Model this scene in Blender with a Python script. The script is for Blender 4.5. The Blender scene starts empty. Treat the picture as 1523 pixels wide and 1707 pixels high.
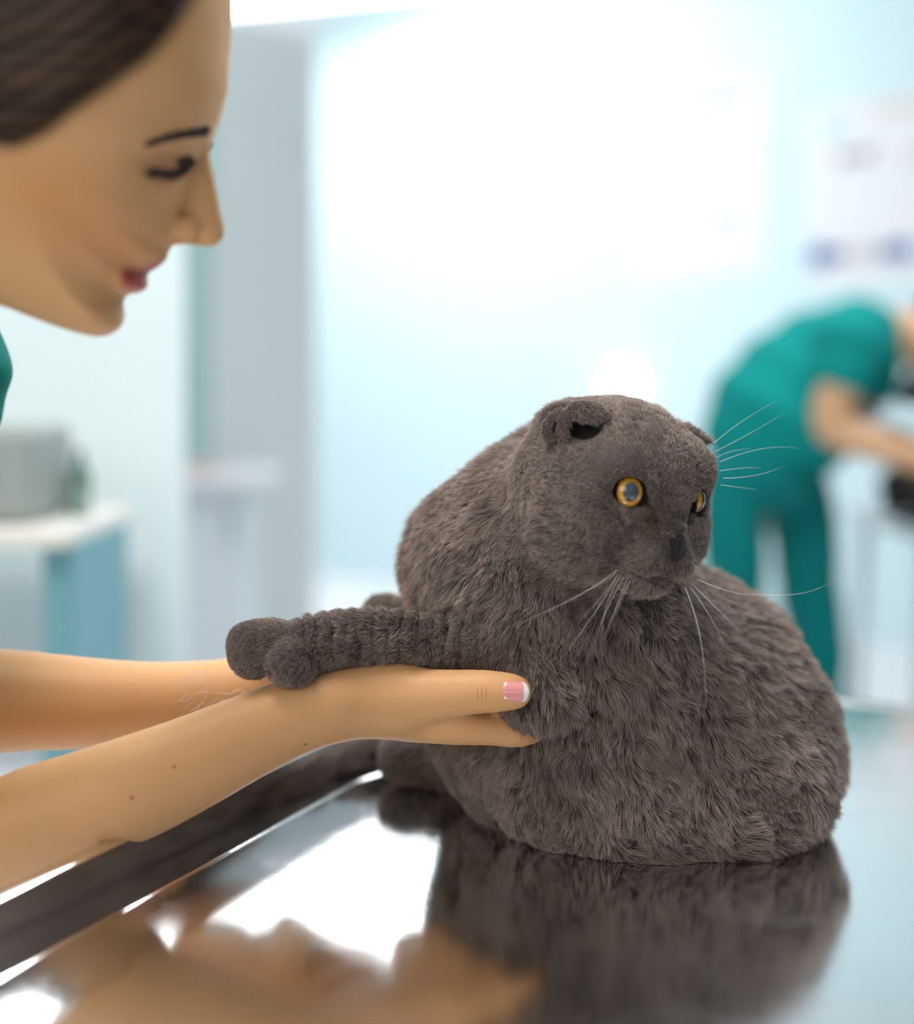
import bpy, math, random
import numpy as np
from mathutils import Vector, Matrix
random.seed(7)
RNG = np.random.default_rng(7)
C = bpy.context.scene.collection
S = bpy.context.scene

# ------------------------------------------------------------------ camera, world, lights, exposure
F = 2400.0; CX = 761.5; HY = 642.0; TZ = 0.900; CZ = 1.214     # focal length in pixels, horizon row, table and lens height
cam_d = bpy.data.cameras.new('camera'); cam = bpy.data.objects.new('camera', cam_d); C.objects.link(cam)
cam.location = (0, 0, CZ); cam.rotation_euler = (math.pi/2, 0, 0)
cam_d.sensor_fit = 'HORIZONTAL'; cam_d.sensor_width = 36; cam_d.lens = 36*F/1523
cam_d.shift_y = -(853.5-HY)/1523
cam_d.dof.use_dof = True; cam_d.dof.focus_distance = 0.93; cam_d.dof.aperture_fstop = 2.1
cam_d.clip_start = 0.05
S.camera = cam
S.view_settings.view_transform = 'Standard'; S.view_settings.look = 'None'
S.view_settings.gamma = 1; S.view_settings.use_curve_mapping = False; S.view_settings.exposure = 0.0
w = bpy.data.worlds.new('world'); S.world = w; w.use_nodes = True
w.node_tree.nodes['Background'].inputs[0].default_value = (0.93, 0.97, 1.0, 1)
w.node_tree.nodes['Background'].inputs[1].default_value = 0.48

def area(name, loc, target, sx, sy, power, col=(1, 1, 1)):
    d = bpy.data.lights.new(name, 'AREA'); d.shape = 'RECTANGLE'; d.size = sx; d.size_y = sy; d.energy = power; d.color = col
    o = bpy.data.objects.new(name, d); C.objects.link(o); o.location = loc
    o.rotation_euler = (Vector(target)-Vector(loc)).to_track_quat('-Z', 'Y').to_euler()
    return o
area('window_daylight', (1.25, 2.7, 3.3), (0.15, 1.05, 1.0), 1.4, 1.2, 78, (0.95, 0.98, 1.0))
area('overhead_light', (-0.7, 0.6, 3.2), (-0.1, 1.0, 1.0), 1.0, 1.0, 56, (1.0, 0.94, 0.86))
area('wall_wash_light', (-0.45, 6.6, 3.42), (0.80, 8.0, 1.5), 1.6, 0.6, 42, (0.97, 0.99, 1.0))
area('front_fill', (-1.3, -1.3, 2.2), (-0.1, 1.0, 1.1), 2.4, 1.6, 30, (1.0, 0.95, 0.91))
area('room_light', (-0.4, 4.3, 3.4), (0.2, 5.0, 0.0), 2.5, 2.5, 30, (0.97, 0.99, 1.0))

# ------------------------------------------------------------------ helpers: placement
def P(x, y, Y): return np.array([(x-CX)/F*Y, Y, CZ-(y-HY)/F*Y])
def R_(r, Y): return r/F*Y

# ------------------------------------------------------------------ helpers: materials
def mat(name, col=(0.8, 0.8, 0.8), rough=0.5, metal=0.0, noise=0.0, nscale=20, bump=0.0, bscale=200, spec=0.5, sss=0.0, emit=None, es=1.0, coat=0.0):
    m = bpy.data.materials.new(name); m.use_nodes = True
    nt = m.node_tree; b = nt.nodes['Principled BSDF']
    b.inputs['Base Color'].default_value = (*col, 1); b.inputs['Roughness'].default_value = rough
    b.inputs['Metallic'].default_value = metal; b.inputs['Specular IOR Level'].default_value = spec
    if sss:
        b.inputs['Subsurface Weight'].default_value = sss
        b.inputs['Subsurface Radius'].default_value = (1.0, 0.35, 0.18); b.inputs['Subsurface Scale'].default_value = 0.006
    if coat: b.inputs['Coat Weight'].default_value = coat; b.inputs['Coat Roughness'].default_value = 0.03
    if emit: b.inputs['Emission Color'].default_value = (*emit, 1); b.inputs['Emission Strength'].default_value = es
    tc = nt.nodes.new('ShaderNodeTexCoord')
    nz = nt.nodes.new('ShaderNodeTexNoise'); nz.inputs['Scale'].default_value = nscale; nz.inputs['Detail'].default_value = 4
    nt.links.new(tc.outputs['Object'], nz.inputs['Vector'])
    mx = nt.nodes.new('ShaderNodeMix'); mx.data_type = 'RGBA'; mx.blend_type = 'MIX'
    n = noise
    mx.inputs[6].default_value = (*[max(0, c*(1-n)) for c in col], 1); mx.inputs[7].default_value = (*[min(1, c*(1+n)) for c in col], 1)
    nt.links.new(nz.outputs['Fac'], mx.inputs[0]); nt.links.new(mx.outputs[2], b.inputs['Base Color'])
    if bump:
        n2 = nt.nodes.new('ShaderNodeTexNoise'); n2.inputs['Scale'].default_value = bscale
        nt.links.new(tc.outputs['Object'], n2.inputs['Vector'])
        bp = nt.nodes.new('ShaderNodeBump'); bp.inputs['Strength'].default_value = bump; bp.inputs['Distance'].default_value = 0.002
        nt.links.new(n2.outputs['Fac'], bp.inputs['Height']); nt.links.new(bp.outputs['Normal'], b.inputs['Normal'])
    return m
def attr_mix(m, attr, col):
    """mix another pigment in where the vertex mask `attr` is 1"""
    nt = m.node_tree; b = nt.nodes['Principled BSDF']; src = b.inputs['Base Color'].links[0].from_socket
    a = nt.nodes.new('ShaderNodeAttribute'); a.attribute_name = attr
    mx = nt.nodes.new('ShaderNodeMix'); mx.data_type = 'RGBA'
    nt.links.new(a.outputs['Fac'], mx.inputs[0]); nt.links.new(src, mx.inputs[6]); mx.inputs[7].default_value = (*col, 1)
    nt.links.new(mx.outputs[2], b.inputs['Base Color'])
def spots(m, pts, col, r):
    nt = m.node_tree; b = nt.nodes['Principled BSDF']
    g = nt.nodes.new('ShaderNodeNewGeometry')
    for p in pts:
        src = b.inputs['Base Color'].links[0].from_socket
        d = nt.nodes.new('ShaderNodeVectorMath'); d.operation = 'DISTANCE'; d.inputs[1].default_value = tuple(p)
        nt.links.new(g.outputs['Position'], d.inputs[0])
        mr = nt.nodes.new('ShaderNodeMapRange'); mr.inputs[1].default_value = r*0.5; mr.inputs[2].default_value = r; mr.inputs[3].default_value = 0.75; mr.inputs[4].default_value = 0
        nt.links.new(d.outputs['Value'], mr.inputs[0])
        mx = nt.nodes.new('ShaderNodeMix'); mx.data_type = 'RGBA'
        nt.links.new(mr.outputs[0], mx.inputs[0]); nt.links.new(src, mx.inputs[6]); mx.inputs[7].default_value = (*col, 1)
        nt.links.new(mx.outputs[2], b.inputs['Base Color'])

def fold_line(m, c, rad, col, k):
    """a thin skin crease: fold shade and redness painted into the colour"""
    nt = m.node_tree; b = nt.nodes['Principled BSDF']; src = b.inputs['Base Color'].links[0].from_socket; N = nt.nodes.new
    g = N('ShaderNodeNewGeometry'); d = N('ShaderNodeVectorMath'); d.operation = 'SUBTRACT'; d.inputs[1].default_value = tuple(c); nt.links.new(g.outputs['Position'], d.inputs[0])
    e = N('ShaderNodeVectorMath'); e.operation = 'DIVIDE'; e.inputs[1].default_value = rad; nt.links.new(d.outputs[0], e.inputs[0])
    l = N('ShaderNodeVectorMath'); l.operation = 'LENGTH'; nt.links.new(e.outputs[0], l.inputs[0])
    mr = N('ShaderNodeMapRange'); mr.inputs[1].default_value = 0.1; mr.inputs[2].default_value = 1.3; mr.inputs[3].default_value = k; mr.inputs[4].default_value = 0; nt.links.new(l.outputs['Value'], mr.inputs[0])
    mx = N('ShaderNodeMix'); mx.data_type = 'RGBA'; nt.links.new(mr.outputs[0], mx.inputs[0]); nt.links.new(src, mx.inputs[6]); mx.inputs[7].default_value = (*col, 1); nt.links.new(mx.outputs[2], b.inputs['Base Color'])

# ------------------------------------------------------------------ helpers: objects
def meta(o, label=None, cat=None, group=None, kind=None):
    if label: o['label'] = label
    if cat: o['category'] = cat
    if group: o['group'] = group
    if kind: o['kind'] = kind
    return o
def empty(name, loc=(0, 0, 0), **k):
    o = bpy.data.objects.new(name, None); C.objects.link(o); o.location = loc; o.empty_display_size = 0.05
    return meta(o, **k)
def link(name, me, m, parent=None, smooth=True, **k):
    o = bpy.data.objects.new(name, me); C.objects.link(o)
    for x in (m if isinstance(m, (list, tuple)) else [m]): me.materials.append(x)
    if smooth: me.polygons.foreach_set('use_smooth', np.ones(len(me.polygons), bool))
    if parent is not None:
        o.parent = parent; o.matrix_parent_inverse = Matrix.Translation(-Vector(parent.location))
    return meta(o, **k)
def mesh_np(name, V, Q):
    me = bpy.data.meshes.new(name); V = np.asarray(V, np.float32); Q = np.asarray(Q, np.int32); k = Q.shape[1]
    me.vertices.add(len(V)); me.vertices.foreach_set('co', V.ravel())
    me.loops.add(Q.size); me.loops.foreach_set('vertex_index', Q.ravel())
    me.polygons.add(len(Q)); me.polygons.foreach_set('loop_start', np.arange(0, Q.size, k, dtype=np.int32))
    me.polygons.foreach_set('loop_total', np.full(len(Q), k, np.int32))
    me.update(calc_edges=True); me.validate()
    return me
class MB:
    def __init__(s): s.v = []; s.f = []; s.m = []
    def add(s, v, f, mi=0):
        b = len(s.v); s.v += [tuple(map(float, q)) for q in v]; s.f += [tuple(b+i for i in q) for q in f]; s.m += [mi]*len(f)
    def box(s, c, d, mi=0, rz=0):
        hx, hy, hz = d[0]/2, d[1]/2, d[2]/2; cs, sn = math.cos(rz), math.sin(rz)
        v = []
        for x, y, z in ((-1,-1,-1),(1,-1,-1),(1,1,-1),(-1,1,-1),(-1,-1,1),(1,-1,1),(1,1,1),(-1,1,1)):
            X, Y = x*hx, y*hy; v.append((c[0]+X*cs-Y*sn, c[1]+X*sn+Y*cs, c[2]+z*hz))
        s.add(v, [(0,3,2,1),(4,5,6,7),(0,1,5,4),(1,2,6,5),(2,3,7,6),(3,0,4,7)], mi)
    def prism(s, pts, z0, z1, mi=0):
        n = len(pts); v = [(p[0], p[1], z0) for p in pts]+[(p[0], p[1], z1) for p in pts]
        s.add(v, [tuple(range(n))[::-1], tuple(range(n, 2*n))]+[(i, (i+1) % n, n+(i+1) % n, n+i) for i in range(n)], mi)
    def tube(s, pts, r, n=10, mi=0):
        pts = [Vector(p) for p in pts]; rs = r if isinstance(r, (list, tuple)) else [r]*len(pts)
        rings = []; up = Vector((0.31, 0.2, 0.93))
        for i, p in enumerate(pts):
            t = (pts[min(i+1, len(pts)-1)]-pts[max(i-1, 0)]).normalized()
            a = t.cross(up).normalized(); b = t.cross(a)
            rings.append([p+(a*math.cos(q)+b*math.sin(q))*rs[i] for q in [2*math.pi*j/n for j in range(n)]])
        v = [q for rg in rings for q in rg]; f = []
        for i in range(len(pts)-1):
            for j in range(n): f.append((i*n+j, i*n+(j+1) % n, (i+1)*n+(j+1) % n, (i+1)*n+j))
        f.append(tuple(range(n))); f.append(tuple(range((len(pts)-1)*n, len(pts)*n))[::-1])
        s.add(v, f, mi)
    def build(s, name, m, parent=None, bevel=0, smooth=False, **k):
        me = bpy.data.meshes.new(name); me.from_pydata(s.v, [], s.f); me.update()
        o = link(name, me, m, parent, smooth, **k)
        me.polygons.foreach_set('material_index', s.m)
        if bevel:
            b = o.modifiers.new('bevel', 'BEVEL'); b.width = bevel; b.segments = 3; b.limit_method = 'ANGLE'
            for p in me.polygons: p.use_smooth = True
            wn = o.modifiers.new('wn', 'WEIGHTED_NORMAL'); wn.keep_sharp = True
        return o

# ------------------------------------------------------------------ helpers: implicit surfaces (block-sparse surface nets)
def ell(Q, c, r, A=None):
    q = Q-np.asarray(c, np.float32)
    if A is not None: q = q@np.asarray(A, np.float32).T
    r = np.asarray(r, np.float32); k0 = np.sqrt(((q/r)**2).sum(-1))+1e-9; k1 = np.sqrt(((q/(r*r))**2).sum(-1))+1e-9
    return k0*(k0-1)/k1
def cone(Q, a, b, ra, rb):
    a = np.asarray(a, np.float32); b = np.asarray(b, np.float32); ab = b-a
    h = np.clip(((Q-a)@ab)/(ab@ab+1e-12), 0, 1)
    return np.sqrt(((Q-a-h[:, None]*ab)**2).sum(-1))-(ra+(rb-ra)*h)
def smin(a, b, k):
    h = np.clip(0.5+0.5*(b-a)/k, 0, 1); return b+(a-b)*h-k*h*(1-h)
def smax(a, b, k): return -smin(-a, -b, k)
def pc(x, y, Y, r): return (P(x, y, Y), R_(r, Y))
def resample(pts, m=3):
    p = np.array(pts, float); n = len(p)
    if n < 3: return p
    out = []
    for i in range(n-1):
        p0, p1, p2, p3 = p[max(i-1, 0)], p[i], p[i+1], p[min(i+2, n-1)]
        for j in range(m):
            t = j/m; out.append(0.5*(2*p1+(p2-p0)*t+(2*p0-5*p1+4*p2-p3)*t*t+(3*p1-p0-3*p2+p3)*t**3))
    out.append(p[-1]); return np.array(out)
def chain(Q, pts, k=0.004, m=3):
    q = np.array([np.append(*pc(*p)) if False else np.concatenate([pc(*p)[0], [pc(*p)[1]]]) for p in pts]); q = resample(q, m)
    lo = (q[:, :3]-q[:, 3:]).min(0); hi = (q[:, :3]+q[:, 3:]).max(0)
    out = np.sqrt((np.maximum(np.maximum(lo-Q, Q-hi), 0)**2).sum(-1)); sel = out < 0.045
    if not sel.any(): return out
    S_ = Q[sel]; d = None
    for a, b in zip(q[:-1], q[1:]):
        e = cone(S_, a[:3], b[:3], a[3], b[3]); d = e if d is None else smin(d, e, k*0.5)
    out[sel] = d; return out
def pell(Q, x, y, Y, rx, ry, rd, rot=0, yaw=0):
    """ellipsoid given by its picture place at depth Y; rx, ry in pixels there, rd in metres; rot in the picture plane, degrees"""
    a = math.radians(rot); A = np.array([[math.cos(a), 0, -math.sin(a)], [0, 1, 0], [math.sin(a), 0, math.cos(a)]])
    if yaw:
        b = math.radians(yaw); A = A@np.array([[math.cos(b), math.sin(b), 0], [-math.sin(b), math.cos(b), 0], [0, 0, 1]])
    return ell(Q, P(x, y, Y), (R_(rx, Y), rd, R_(ry, Y)), A)
def nets(fn, lo, hi, h, slack=1.9, B=8):
    lo = np.array(lo, float); n = np.ceil((np.array(hi)-lo)/h/B).astype(int)*B+1
    nb = (n-1)//B
    gi = np.stack(np.meshgrid(*[np.arange(k) for k in nb], indexing='ij'), -1).reshape(-1, 3)
    cen = lo+(gi*B+B/2)*h
    dv = fn(cen.astype(np.float32))
    Fd = np.ones(n, np.float32)
    keep = np.abs(dv) < slack*B*h*0.87
    # fill sign of far blocks
    for g in gi[(~keep) & (dv < 0)]:
        a = g*B; Fd[a[0]:a[0]+B+1, a[1]:a[1]+B+1, a[2]:a[2]+B+1] = -1
    g = gi[keep]; r = np.arange(B+1); loc = np.stack(np.meshgrid(r, r, r, indexing='ij'), -1).reshape(-1, 3)
    step = 1500
    for s in range(0, len(g), step):
        idx = (g[s:s+step, None, :]*B+loc[None]).reshape(-1, 3)
        v = fn((lo+idx*h).astype(np.float32)); Fd[idx[:, 0], idx[:, 1], idx[:, 2]] = v
    ids, pts, quads = [], [], []
    cn = n-1
    sg = Fd < 0
    st = np.array([n[1]*n[2], n[2], 1])
    for ax in range(3):
        s0 = [slice(None)]*3; s1 = [slice(None)]*3; s0[ax] = slice(0, -1); s1[ax] = slice(1, None)
        e = np.argwhere(sg[tuple(s0)] != sg[tuple(s1)])
        o1, o2 = [(1, 2), (2, 0), (0, 1)][ax]
        ok = (e[:, o1] > 0) & (e[:, o2] > 0) & (e[:, o1] < cn[o1]) & (e[:, o2] < cn[o2]); e = e[ok]
        f = e.copy(); f[:, ax] += 1
        f0 = Fd[e[:, 0], e[:, 1], e[:, 2]]; f1 = Fd[f[:, 0], f[:, 1], f[:, 2]]
        p = e.astype(float); p[:, ax] += f0/(f0-f1)
        base = e@st; q = []
        for d1, d2 in ((0, 0), (-1, 0), (-1, -1), (0, -1)):
            c = base+d1*st[o1]+d2*st[o2]; q.append(c); ids.append(c); pts.append(p)
        q = np.stack(q, -1); q[f0 >= 0] = q[f0 >= 0][:, ::-1]; quads.append(q)
    ids = np.concatenate(ids); pts = np.concatenate(pts); quads = np.concatenate(quads)
    u, inv = np.unique(ids, return_inverse=True); cnt = np.bincount(inv)
    V = np.stack([np.bincount(inv, pts[:, k])/cnt for k in range(3)], -1)
    return lo+V*h, np.searchsorted(u, quads)
def vnormals(V, Q):
    a, b, c, d = V[Q[:, 0]], V[Q[:, 1]], V[Q[:, 2]], V[Q[:, 3]]; fn_ = np.cross(c-a, d-b)
    N = np.zeros_like(V)
    for k in range(4):
        for ax in range(3): N[:, ax] += np.bincount(Q[:, k], fn_[:, ax], len(V))
    return N/(np.linalg.norm(N, axis=1, keepdims=True)+1e-12)
def add_attr(me, name, vals):
    a = me.attributes.new(name, 'FLOAT', 'POINT'); a.data.foreach_set('value', np.asarray(vals, np.float32))
def proj(V): return CX+V[:, 0]/V[:, 1]*F, HY+(CZ-V[:, 2])/V[:, 1]*F
def gauss(x, y, cx, cy, sx, sy, rot=0):
    a = math.radians(rot); dx = x-cx; dy = y-cy; u = dx*math.cos(a)+dy*math.sin(a); v = -dx*math.sin(a)+dy*math.cos(a)
    return np.exp(-0.5*((u/sx)**2+(v/sy)**2))
class Noise:
    def __init__(s, scale, n=24, seed=1):
        r = np.random.default_rng(seed); d = r.normal(size=(n, 3)); d /= np.linalg.norm(d, axis=1, keepdims=True)
        s.k = d*(2*math.pi/scale)*r.uniform(0.6, 1.5, (n, 1)); s.ph = r.uniform(0, 6.28, n); s.w = r.normal(size=(n, 3))/math.sqrt(n)*1.4
    def __call__(s, X): return np.sin(X@s.k.T+s.ph)@s.w

# ------------------------------------------------------------------ the room
m_wall = mat('pale_cyan_paint', (0.71, 0.89, 0.935), 0.7, noise=0.02, nscale=3)
m_white = mat('white_paint', (0.86, 0.88, 0.89), 0.6, noise=0.02)
m_floor = mat('pale_floor', (0.80, 0.81, 0.84), 0.35, noise=0.04, nscale=4)
m_part = mat('light_blue_paint', (0.80, 0.93, 0.97), 0.6, noise=0.02)
m_green = mat('sage_green_frame', (0.42, 0.60, 0.55), 0.5, noise=0.03)
m_door = mat('light_grey_door', (0.74, 0.775, 0.775), 0.5, noise=0.02)
def slab(name, a, b, z0, z1, th, m, **k):
    ax, ay = a; bx, by = b; d = Vector((bx-ax, by-ay)); L = d.length; ang = math.atan2(d.y, d.x)
    nrm = Vector((-d.y, d.x)).normalized()
    mb = MB(); mb.box(((ax+bx)/2+nrm.x*th/2, (ay+by)/2+nrm.y*th/2, (z0+z1)/2), (L, th, z1-z0), rz=ang)
    return mb.build(name, m, kind='structure', **k)
ZC = 3.55
mb = MB(); mb.box((0.6, 3.9, -0.05), (9.2, 12.6, 0.1)); mb.build('floor', m_floor, kind='structure')
mb = MB(); mb.box((0.6, 3.9, ZC+0.05), (9.2, 12.6, 0.1)); mb.build('ceiling', m_white, kind='structure')
WA = (-0.915, 9.35); WB = (4.6, 4.51)
slab('wall_back', WA, WB, 0, ZC, 0.1, m_wall)
slab('wall_passage', (-2.6, 9.35), WA, 0, ZC, 0.1, m_white)
m_sage = mat('sage_green_paint', (0.13, 0.165, 0.16), 0.7, noise=0.03, nscale=3)
slab('wall_right', (4.65, 4.55), (4.65, -2.0), 0, ZC, -0.1, m_sage)
slab('wall_front', (4.65, -2.0), (-3.3, -2.0), 0, ZC, 0.1, m_sage)
slab('wall_left', (-3.3, -2.0), (-3.3, 2.5), 0, ZC, 0.1, m_wall)
# grey door leaf of the passage with its sage frame, left of the cyan wall
PY = 2.5
def X_(px, Y): return (px-CX)/F*Y
slab('wall_partition', (-3.2, PY), (X_(303, PY), PY), 0, ZC, 0.03, m_part)
slab('door_1', (X_(348, 5.2), 5.2), (X_(527, 5.6), 5.6), 0, 2.56, 0.05, m_door)
slab('trim_1', (X_(300, 5.15), 5.15), (X_(347, 5.15), 5.15), 0, 2.56, 0.06, m_green)

# ------------------------------------------------------------------ steel examination table with a raised rim
def metal_mat():
    m = bpy.data.materials.new('brushed_stainless_steel'); m.use_nodes = True; nt = m.node_tree; b = nt.nodes['Principled BSDF']
    b.inputs['Metallic'].default_value = 1; b.inputs['Base Color'].default_value = (0.80, 0.80, 0.80, 1)
    tc = nt.nodes.new('ShaderNodeTexCoord')
    n1 = nt.nodes.new('ShaderNodeTexNoise'); n1.inputs['Scale'].default_value = 9; n1.inputs['Detail'].default_value = 6; n1.inputs['Distortion'].default_value = 1.5
    nt.links.new(tc.outputs['Object'], n1.inputs['Vector'])
    mr = nt.nodes.new('ShaderNodeMapRange'); mr.inputs[1].default_value = 0.3; mr.inputs[2].default_value = 0.75; mr.inputs[3].default_value = 0.07; mr.inputs[4].default_value = 0.16
    nt.links.new(n1.outputs['Fac'], mr.inputs[0]); nt.links.new(mr.outputs[0], b.inputs['Roughness'])
    # fine scratches
    mp = nt.nodes.new('ShaderNodeMapping'); mp.inputs['Scale'].default_value = (14, 160, 60); mp.inputs['Rotation'].default_value = (0, 0, 0.5)
    nt.links.new(tc.outputs['Object'], mp.inputs['Vector'])
    n2 = nt.nodes.new('ShaderNodeTexNoise'); n2.inputs['Scale'].default_value = 3.0; n2.inputs['Detail'].default_value = 8; n2.inputs['Distortion'].default_value = 0.6
    nt.links.new(mp.outputs[0], n2.inputs['Vector'])
    v = nt.nodes.new('ShaderNodeTexVoronoi'); v.feature = 'DISTANCE_TO_EDGE'; v.inputs['Scale'].default_value = 16
    n3 = nt.nodes.new('ShaderNodeTexNoise'); n3.inputs['Scale'].default_value = 7
    mp2 = nt.nodes.new('ShaderNodeVectorMath'); mp2.operation = 'ADD'
    nt.links.new(tc.outputs['Object'], n3.inputs['Vector']); nt.links.new(tc.outputs['Object'], mp2.inputs[0]); nt.links.new(n3.outputs['Color'], mp2.inputs[1]); nt.links.new(mp2.outputs[0], v.inputs['Vector'])
    gt = nt.nodes.new('ShaderNodeMapRange'); gt.inputs[1].default_value = 0.0; gt.inputs[2].default_value = 0.012; gt.inputs[3].default_value = 0.25; gt.inputs[4].default_value = 0
    nt.links.new(v.outputs[0], gt.inputs[0])
    ad = nt.nodes.new('ShaderNodeMath'); ad.operation = 'ADD'; nt.links.new(gt.outputs[0], ad.inputs[0]); nt.links.new(n2.outputs['Fac'], ad.inputs[1])
    bp = nt.nodes.new('ShaderNodeBump'); bp.inputs['Strength'].default_value = 0.05; bp.inputs['Distance'].default_value = 0.001
    nt.links.new(ad.outputs[0], bp.inputs['Height']); nt.links.new(bp.outputs['Normal'], b.inputs['Normal'])
    return m
m_steel = metal_mat()
def on_table(px, py, dz=0.0):
    Y = (CZ-TZ-dz)*F/(py-HY); return ((px-CX)/F*Y, Y)
RIM = 0.041
cL = Vector(on_table(0, 1630)); cC = Vector(on_table(612, 1292))
dirL = (cL-cC).normalized()
cR0 = Vector(on_table(1340, 1157)); cR1 = Vector(on_table(1523, 1189))
dirR = (cR1-cR0).normalized()
outline = [cC+dirL*0.62, cC, cR0, cR0+dirR*0.42, cC+dirL*0.62+Vector((0.5, -0.12))]
def rounded(pts, radii, n=8):
    out = []; N = len(pts)
    for i, p in enumerate(pts):
        a = (pts[i-1]-p).normalized(); b = (pts[(i+1) % N]-p).normalized(); r = radii[i]
        for j in range(n+1):
            t = j/n; out.append((p+a*r)*(1-t)**2+p*2*t*(1-t)+(p+b*r)*t*t)
    return out
def table_shell():
    base = rounded(outline, [0.03, 0.028, 0.12, 0.03, 0.03]); n = len(base)
    # outward normals
    area2 = sum(base[i].x*base[(i+1) % n].y-base[(i+1) % n].x*base[i].y for i in range(n)); sgn = -1 if area2 < 0 else 1
    nor = []
    for i in range(n):
        t = (base[(i+1) % n]-base[i-1]).normalized(); nor.append(Vector((t.y, -t.x))*sgn)
    prof = [(-0.0026, 0.0), (-0.0013, 0.0003), (-0.0003, 0.0013), (0.0, 0.0026), (0.001, RIM-0.002), (0.002, RIM-0.0005), (0.004, RIM), (0.012, RIM), (0.014, RIM-0.001), (0.0145, RIM-0.004), (0.0145, -0.004), (0.012, -0.006), (-0.02, -0.006)]
    v = []; f = []
    def rimk(p):                                       # the rim runs down to a low lip along the rear edge
        t = (p-cC).dot((cR0-cC).normalized()); return 1-0.93*max(0.0, min(1.0, (t-0.30)/0.12))
    for o_, z in prof:
        for i in range(n): v.append((base[i].x+nor[i].x*o_, base[i].y+nor[i].y*o_, TZ+(z*rimk(base[i]) if z > 0 else z)))
    for k in range(len(prof)-1):
        for i in range(n):
            a, b = k*n+i, k*n+(i+1) % n
            q = (a, b, b+n, a+n); f.append(q if sgn < 0 else q[::-1])
    f.append(tuple(range(n)) if sgn > 0 else tuple(range(n))[::-1])
    l = (len(prof)-1)*n; f.append(tuple(range(l, l+n))[::-1] if sgn > 0 else tuple(range(l, l+n)))
    return v, f
tbl = empty('examination_table', (0.1, 1.0, 0), label='stainless steel veterinary examination table with a raised rim under the grey cat', cat='table')
mb = MB(); mb.add(*table_shell()); tt = mb.build('tabletop', m_steel, tbl, smooth=True)
for p in tt.data.polygons: p.use_smooth = len(p.vertices) == 4
ctr = Vector((0.12, 0.98))
mb = MB(); mb.box((0.12, 0.98, 0.02), (0.5, 0.45, 0.04)); mb.build('base', m_steel, tbl, bevel=0.01)
mb = MB(); mb.box((0.12, 0.98, 0.465), (0.14, 0.14, 0.85)); mb.build('pedestal', m_steel, tbl, bevel=0.01)

# ------------------------------------------------------------------ the cat
YH = 0.945                                   # depth of the head centre
HC = P(1018, 822, YH)
yaw = math.radians(42)
Fv = Vector((math.sin(yaw), -math.cos(yaw), -0.10)).normalized()
Nv = Vector((-math.cos(yaw), -math.sin(yaw), 0.13)); Nv = (Nv-Fv*Nv.dot(Fv)).normalized()
Uv = Nv.cross(Fv)
if Uv.z < 0: Uv = -Uv
HM = np.array([Fv, Nv, Uv])                  # rows: face, near side, up
HS = YH/F
def hp(f, n, u): return HC+np.array([f, n, u])@HM*HS
def hell(Q, f, n, u, rf, rn, ru, A=None):
    M = HM if A is None else A@HM
    return ell(Q, hp(f, n, u), np.array([rf, rn, ru])*HS, M)
def rotm(ax, deg):
    return np.array(Matrix.Rotation(math.radians(deg), 3, ax))
EYE_N = (100, 79, 12); EYE_F = (100, -79, 12); ER = 30

def cat_head(Q):
    d = hell(Q, -8, 0, 8, 146, 170, 152)
    k = 0.014
    for s in (1, -1):
        d = smin(d, hell(Q, 14 if s > 0 else 30, s*86, -50, 88, 84, 84), k)
        d = smin(d, hell(Q, 70, s*(62 if s > 0 else 74), 58, 62, 62, 52), 0.014)       # brow
    d = smin(d, hell(Q, 84, 0, -56, 70, 62, 58), 0.012)              # muzzle mass
    d = smin(d, hell(Q, 102, 0, -12, 40, 30, 58), 0.012)             # bridge
    for s in (1, -1):
        d = smin(d, hell(Q, 116, s*30, -88, 42, 42, 30), 0.005)      # whisker pads
    d = smin(d, hell(Q, 96, 0, -120, 42, 42, 27), 0.005)            # chin
    for e in (EYE_N, EYE_F):
        d = smax(d, -hell(Q, e[0]+16, e[1]*1.12, e[2], 29, 30, 27), 0.004)
    for s in (1, -1):                                                # inner corners of the eyes
        d = smax(d, -cone(Q, hp(122, s*50, -2), hp(136, s*30, -28), 10*HS, 4*HS), 0.006)
    d = smax(d, -cone(Q, hp(162, 0, -86), hp(156, 0, -108), 3*HS, 3*HS), 0.003)   # cleft
    for s in (1, -1):
        d = smax(d, -cone(Q, hp(154, 0, -110), hp(108, s*64, -110), 4*HS, 3*HS), 0.004)
    d = smin(d, hell(Q, -20, 84, 92, 62, 46, 36, rotm('X', -20)), 0.014)    # base of the near ear
    d = smin(d, hell(Q, -6, -100, 78, 60, 46, 26, rotm('X', 30)), 0.014)   # base of the far ear
    d = smin(d, cone(Q, P(1140, 722, 0.975), P(1184, 738, 0.975), 17*HS, 3.5*HS), 0.005)   # its folded tip
    return d
folds = [(470, 30, 0.4), (492, 20, 0.5), (513, 26, 0.9), (531, 12, 1.0), (556, 5, 1.0), (583, 4, 0.5), (603, 2, 0.6), (628, 3, 0.8), (650, -4, 0.9), (672, -6, 0.9), (697, -8, 0.7), (722, -10, 0.9), (745, -10, 1.0), (772, -12, 0.8), (800, -14, 0.6)]
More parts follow.
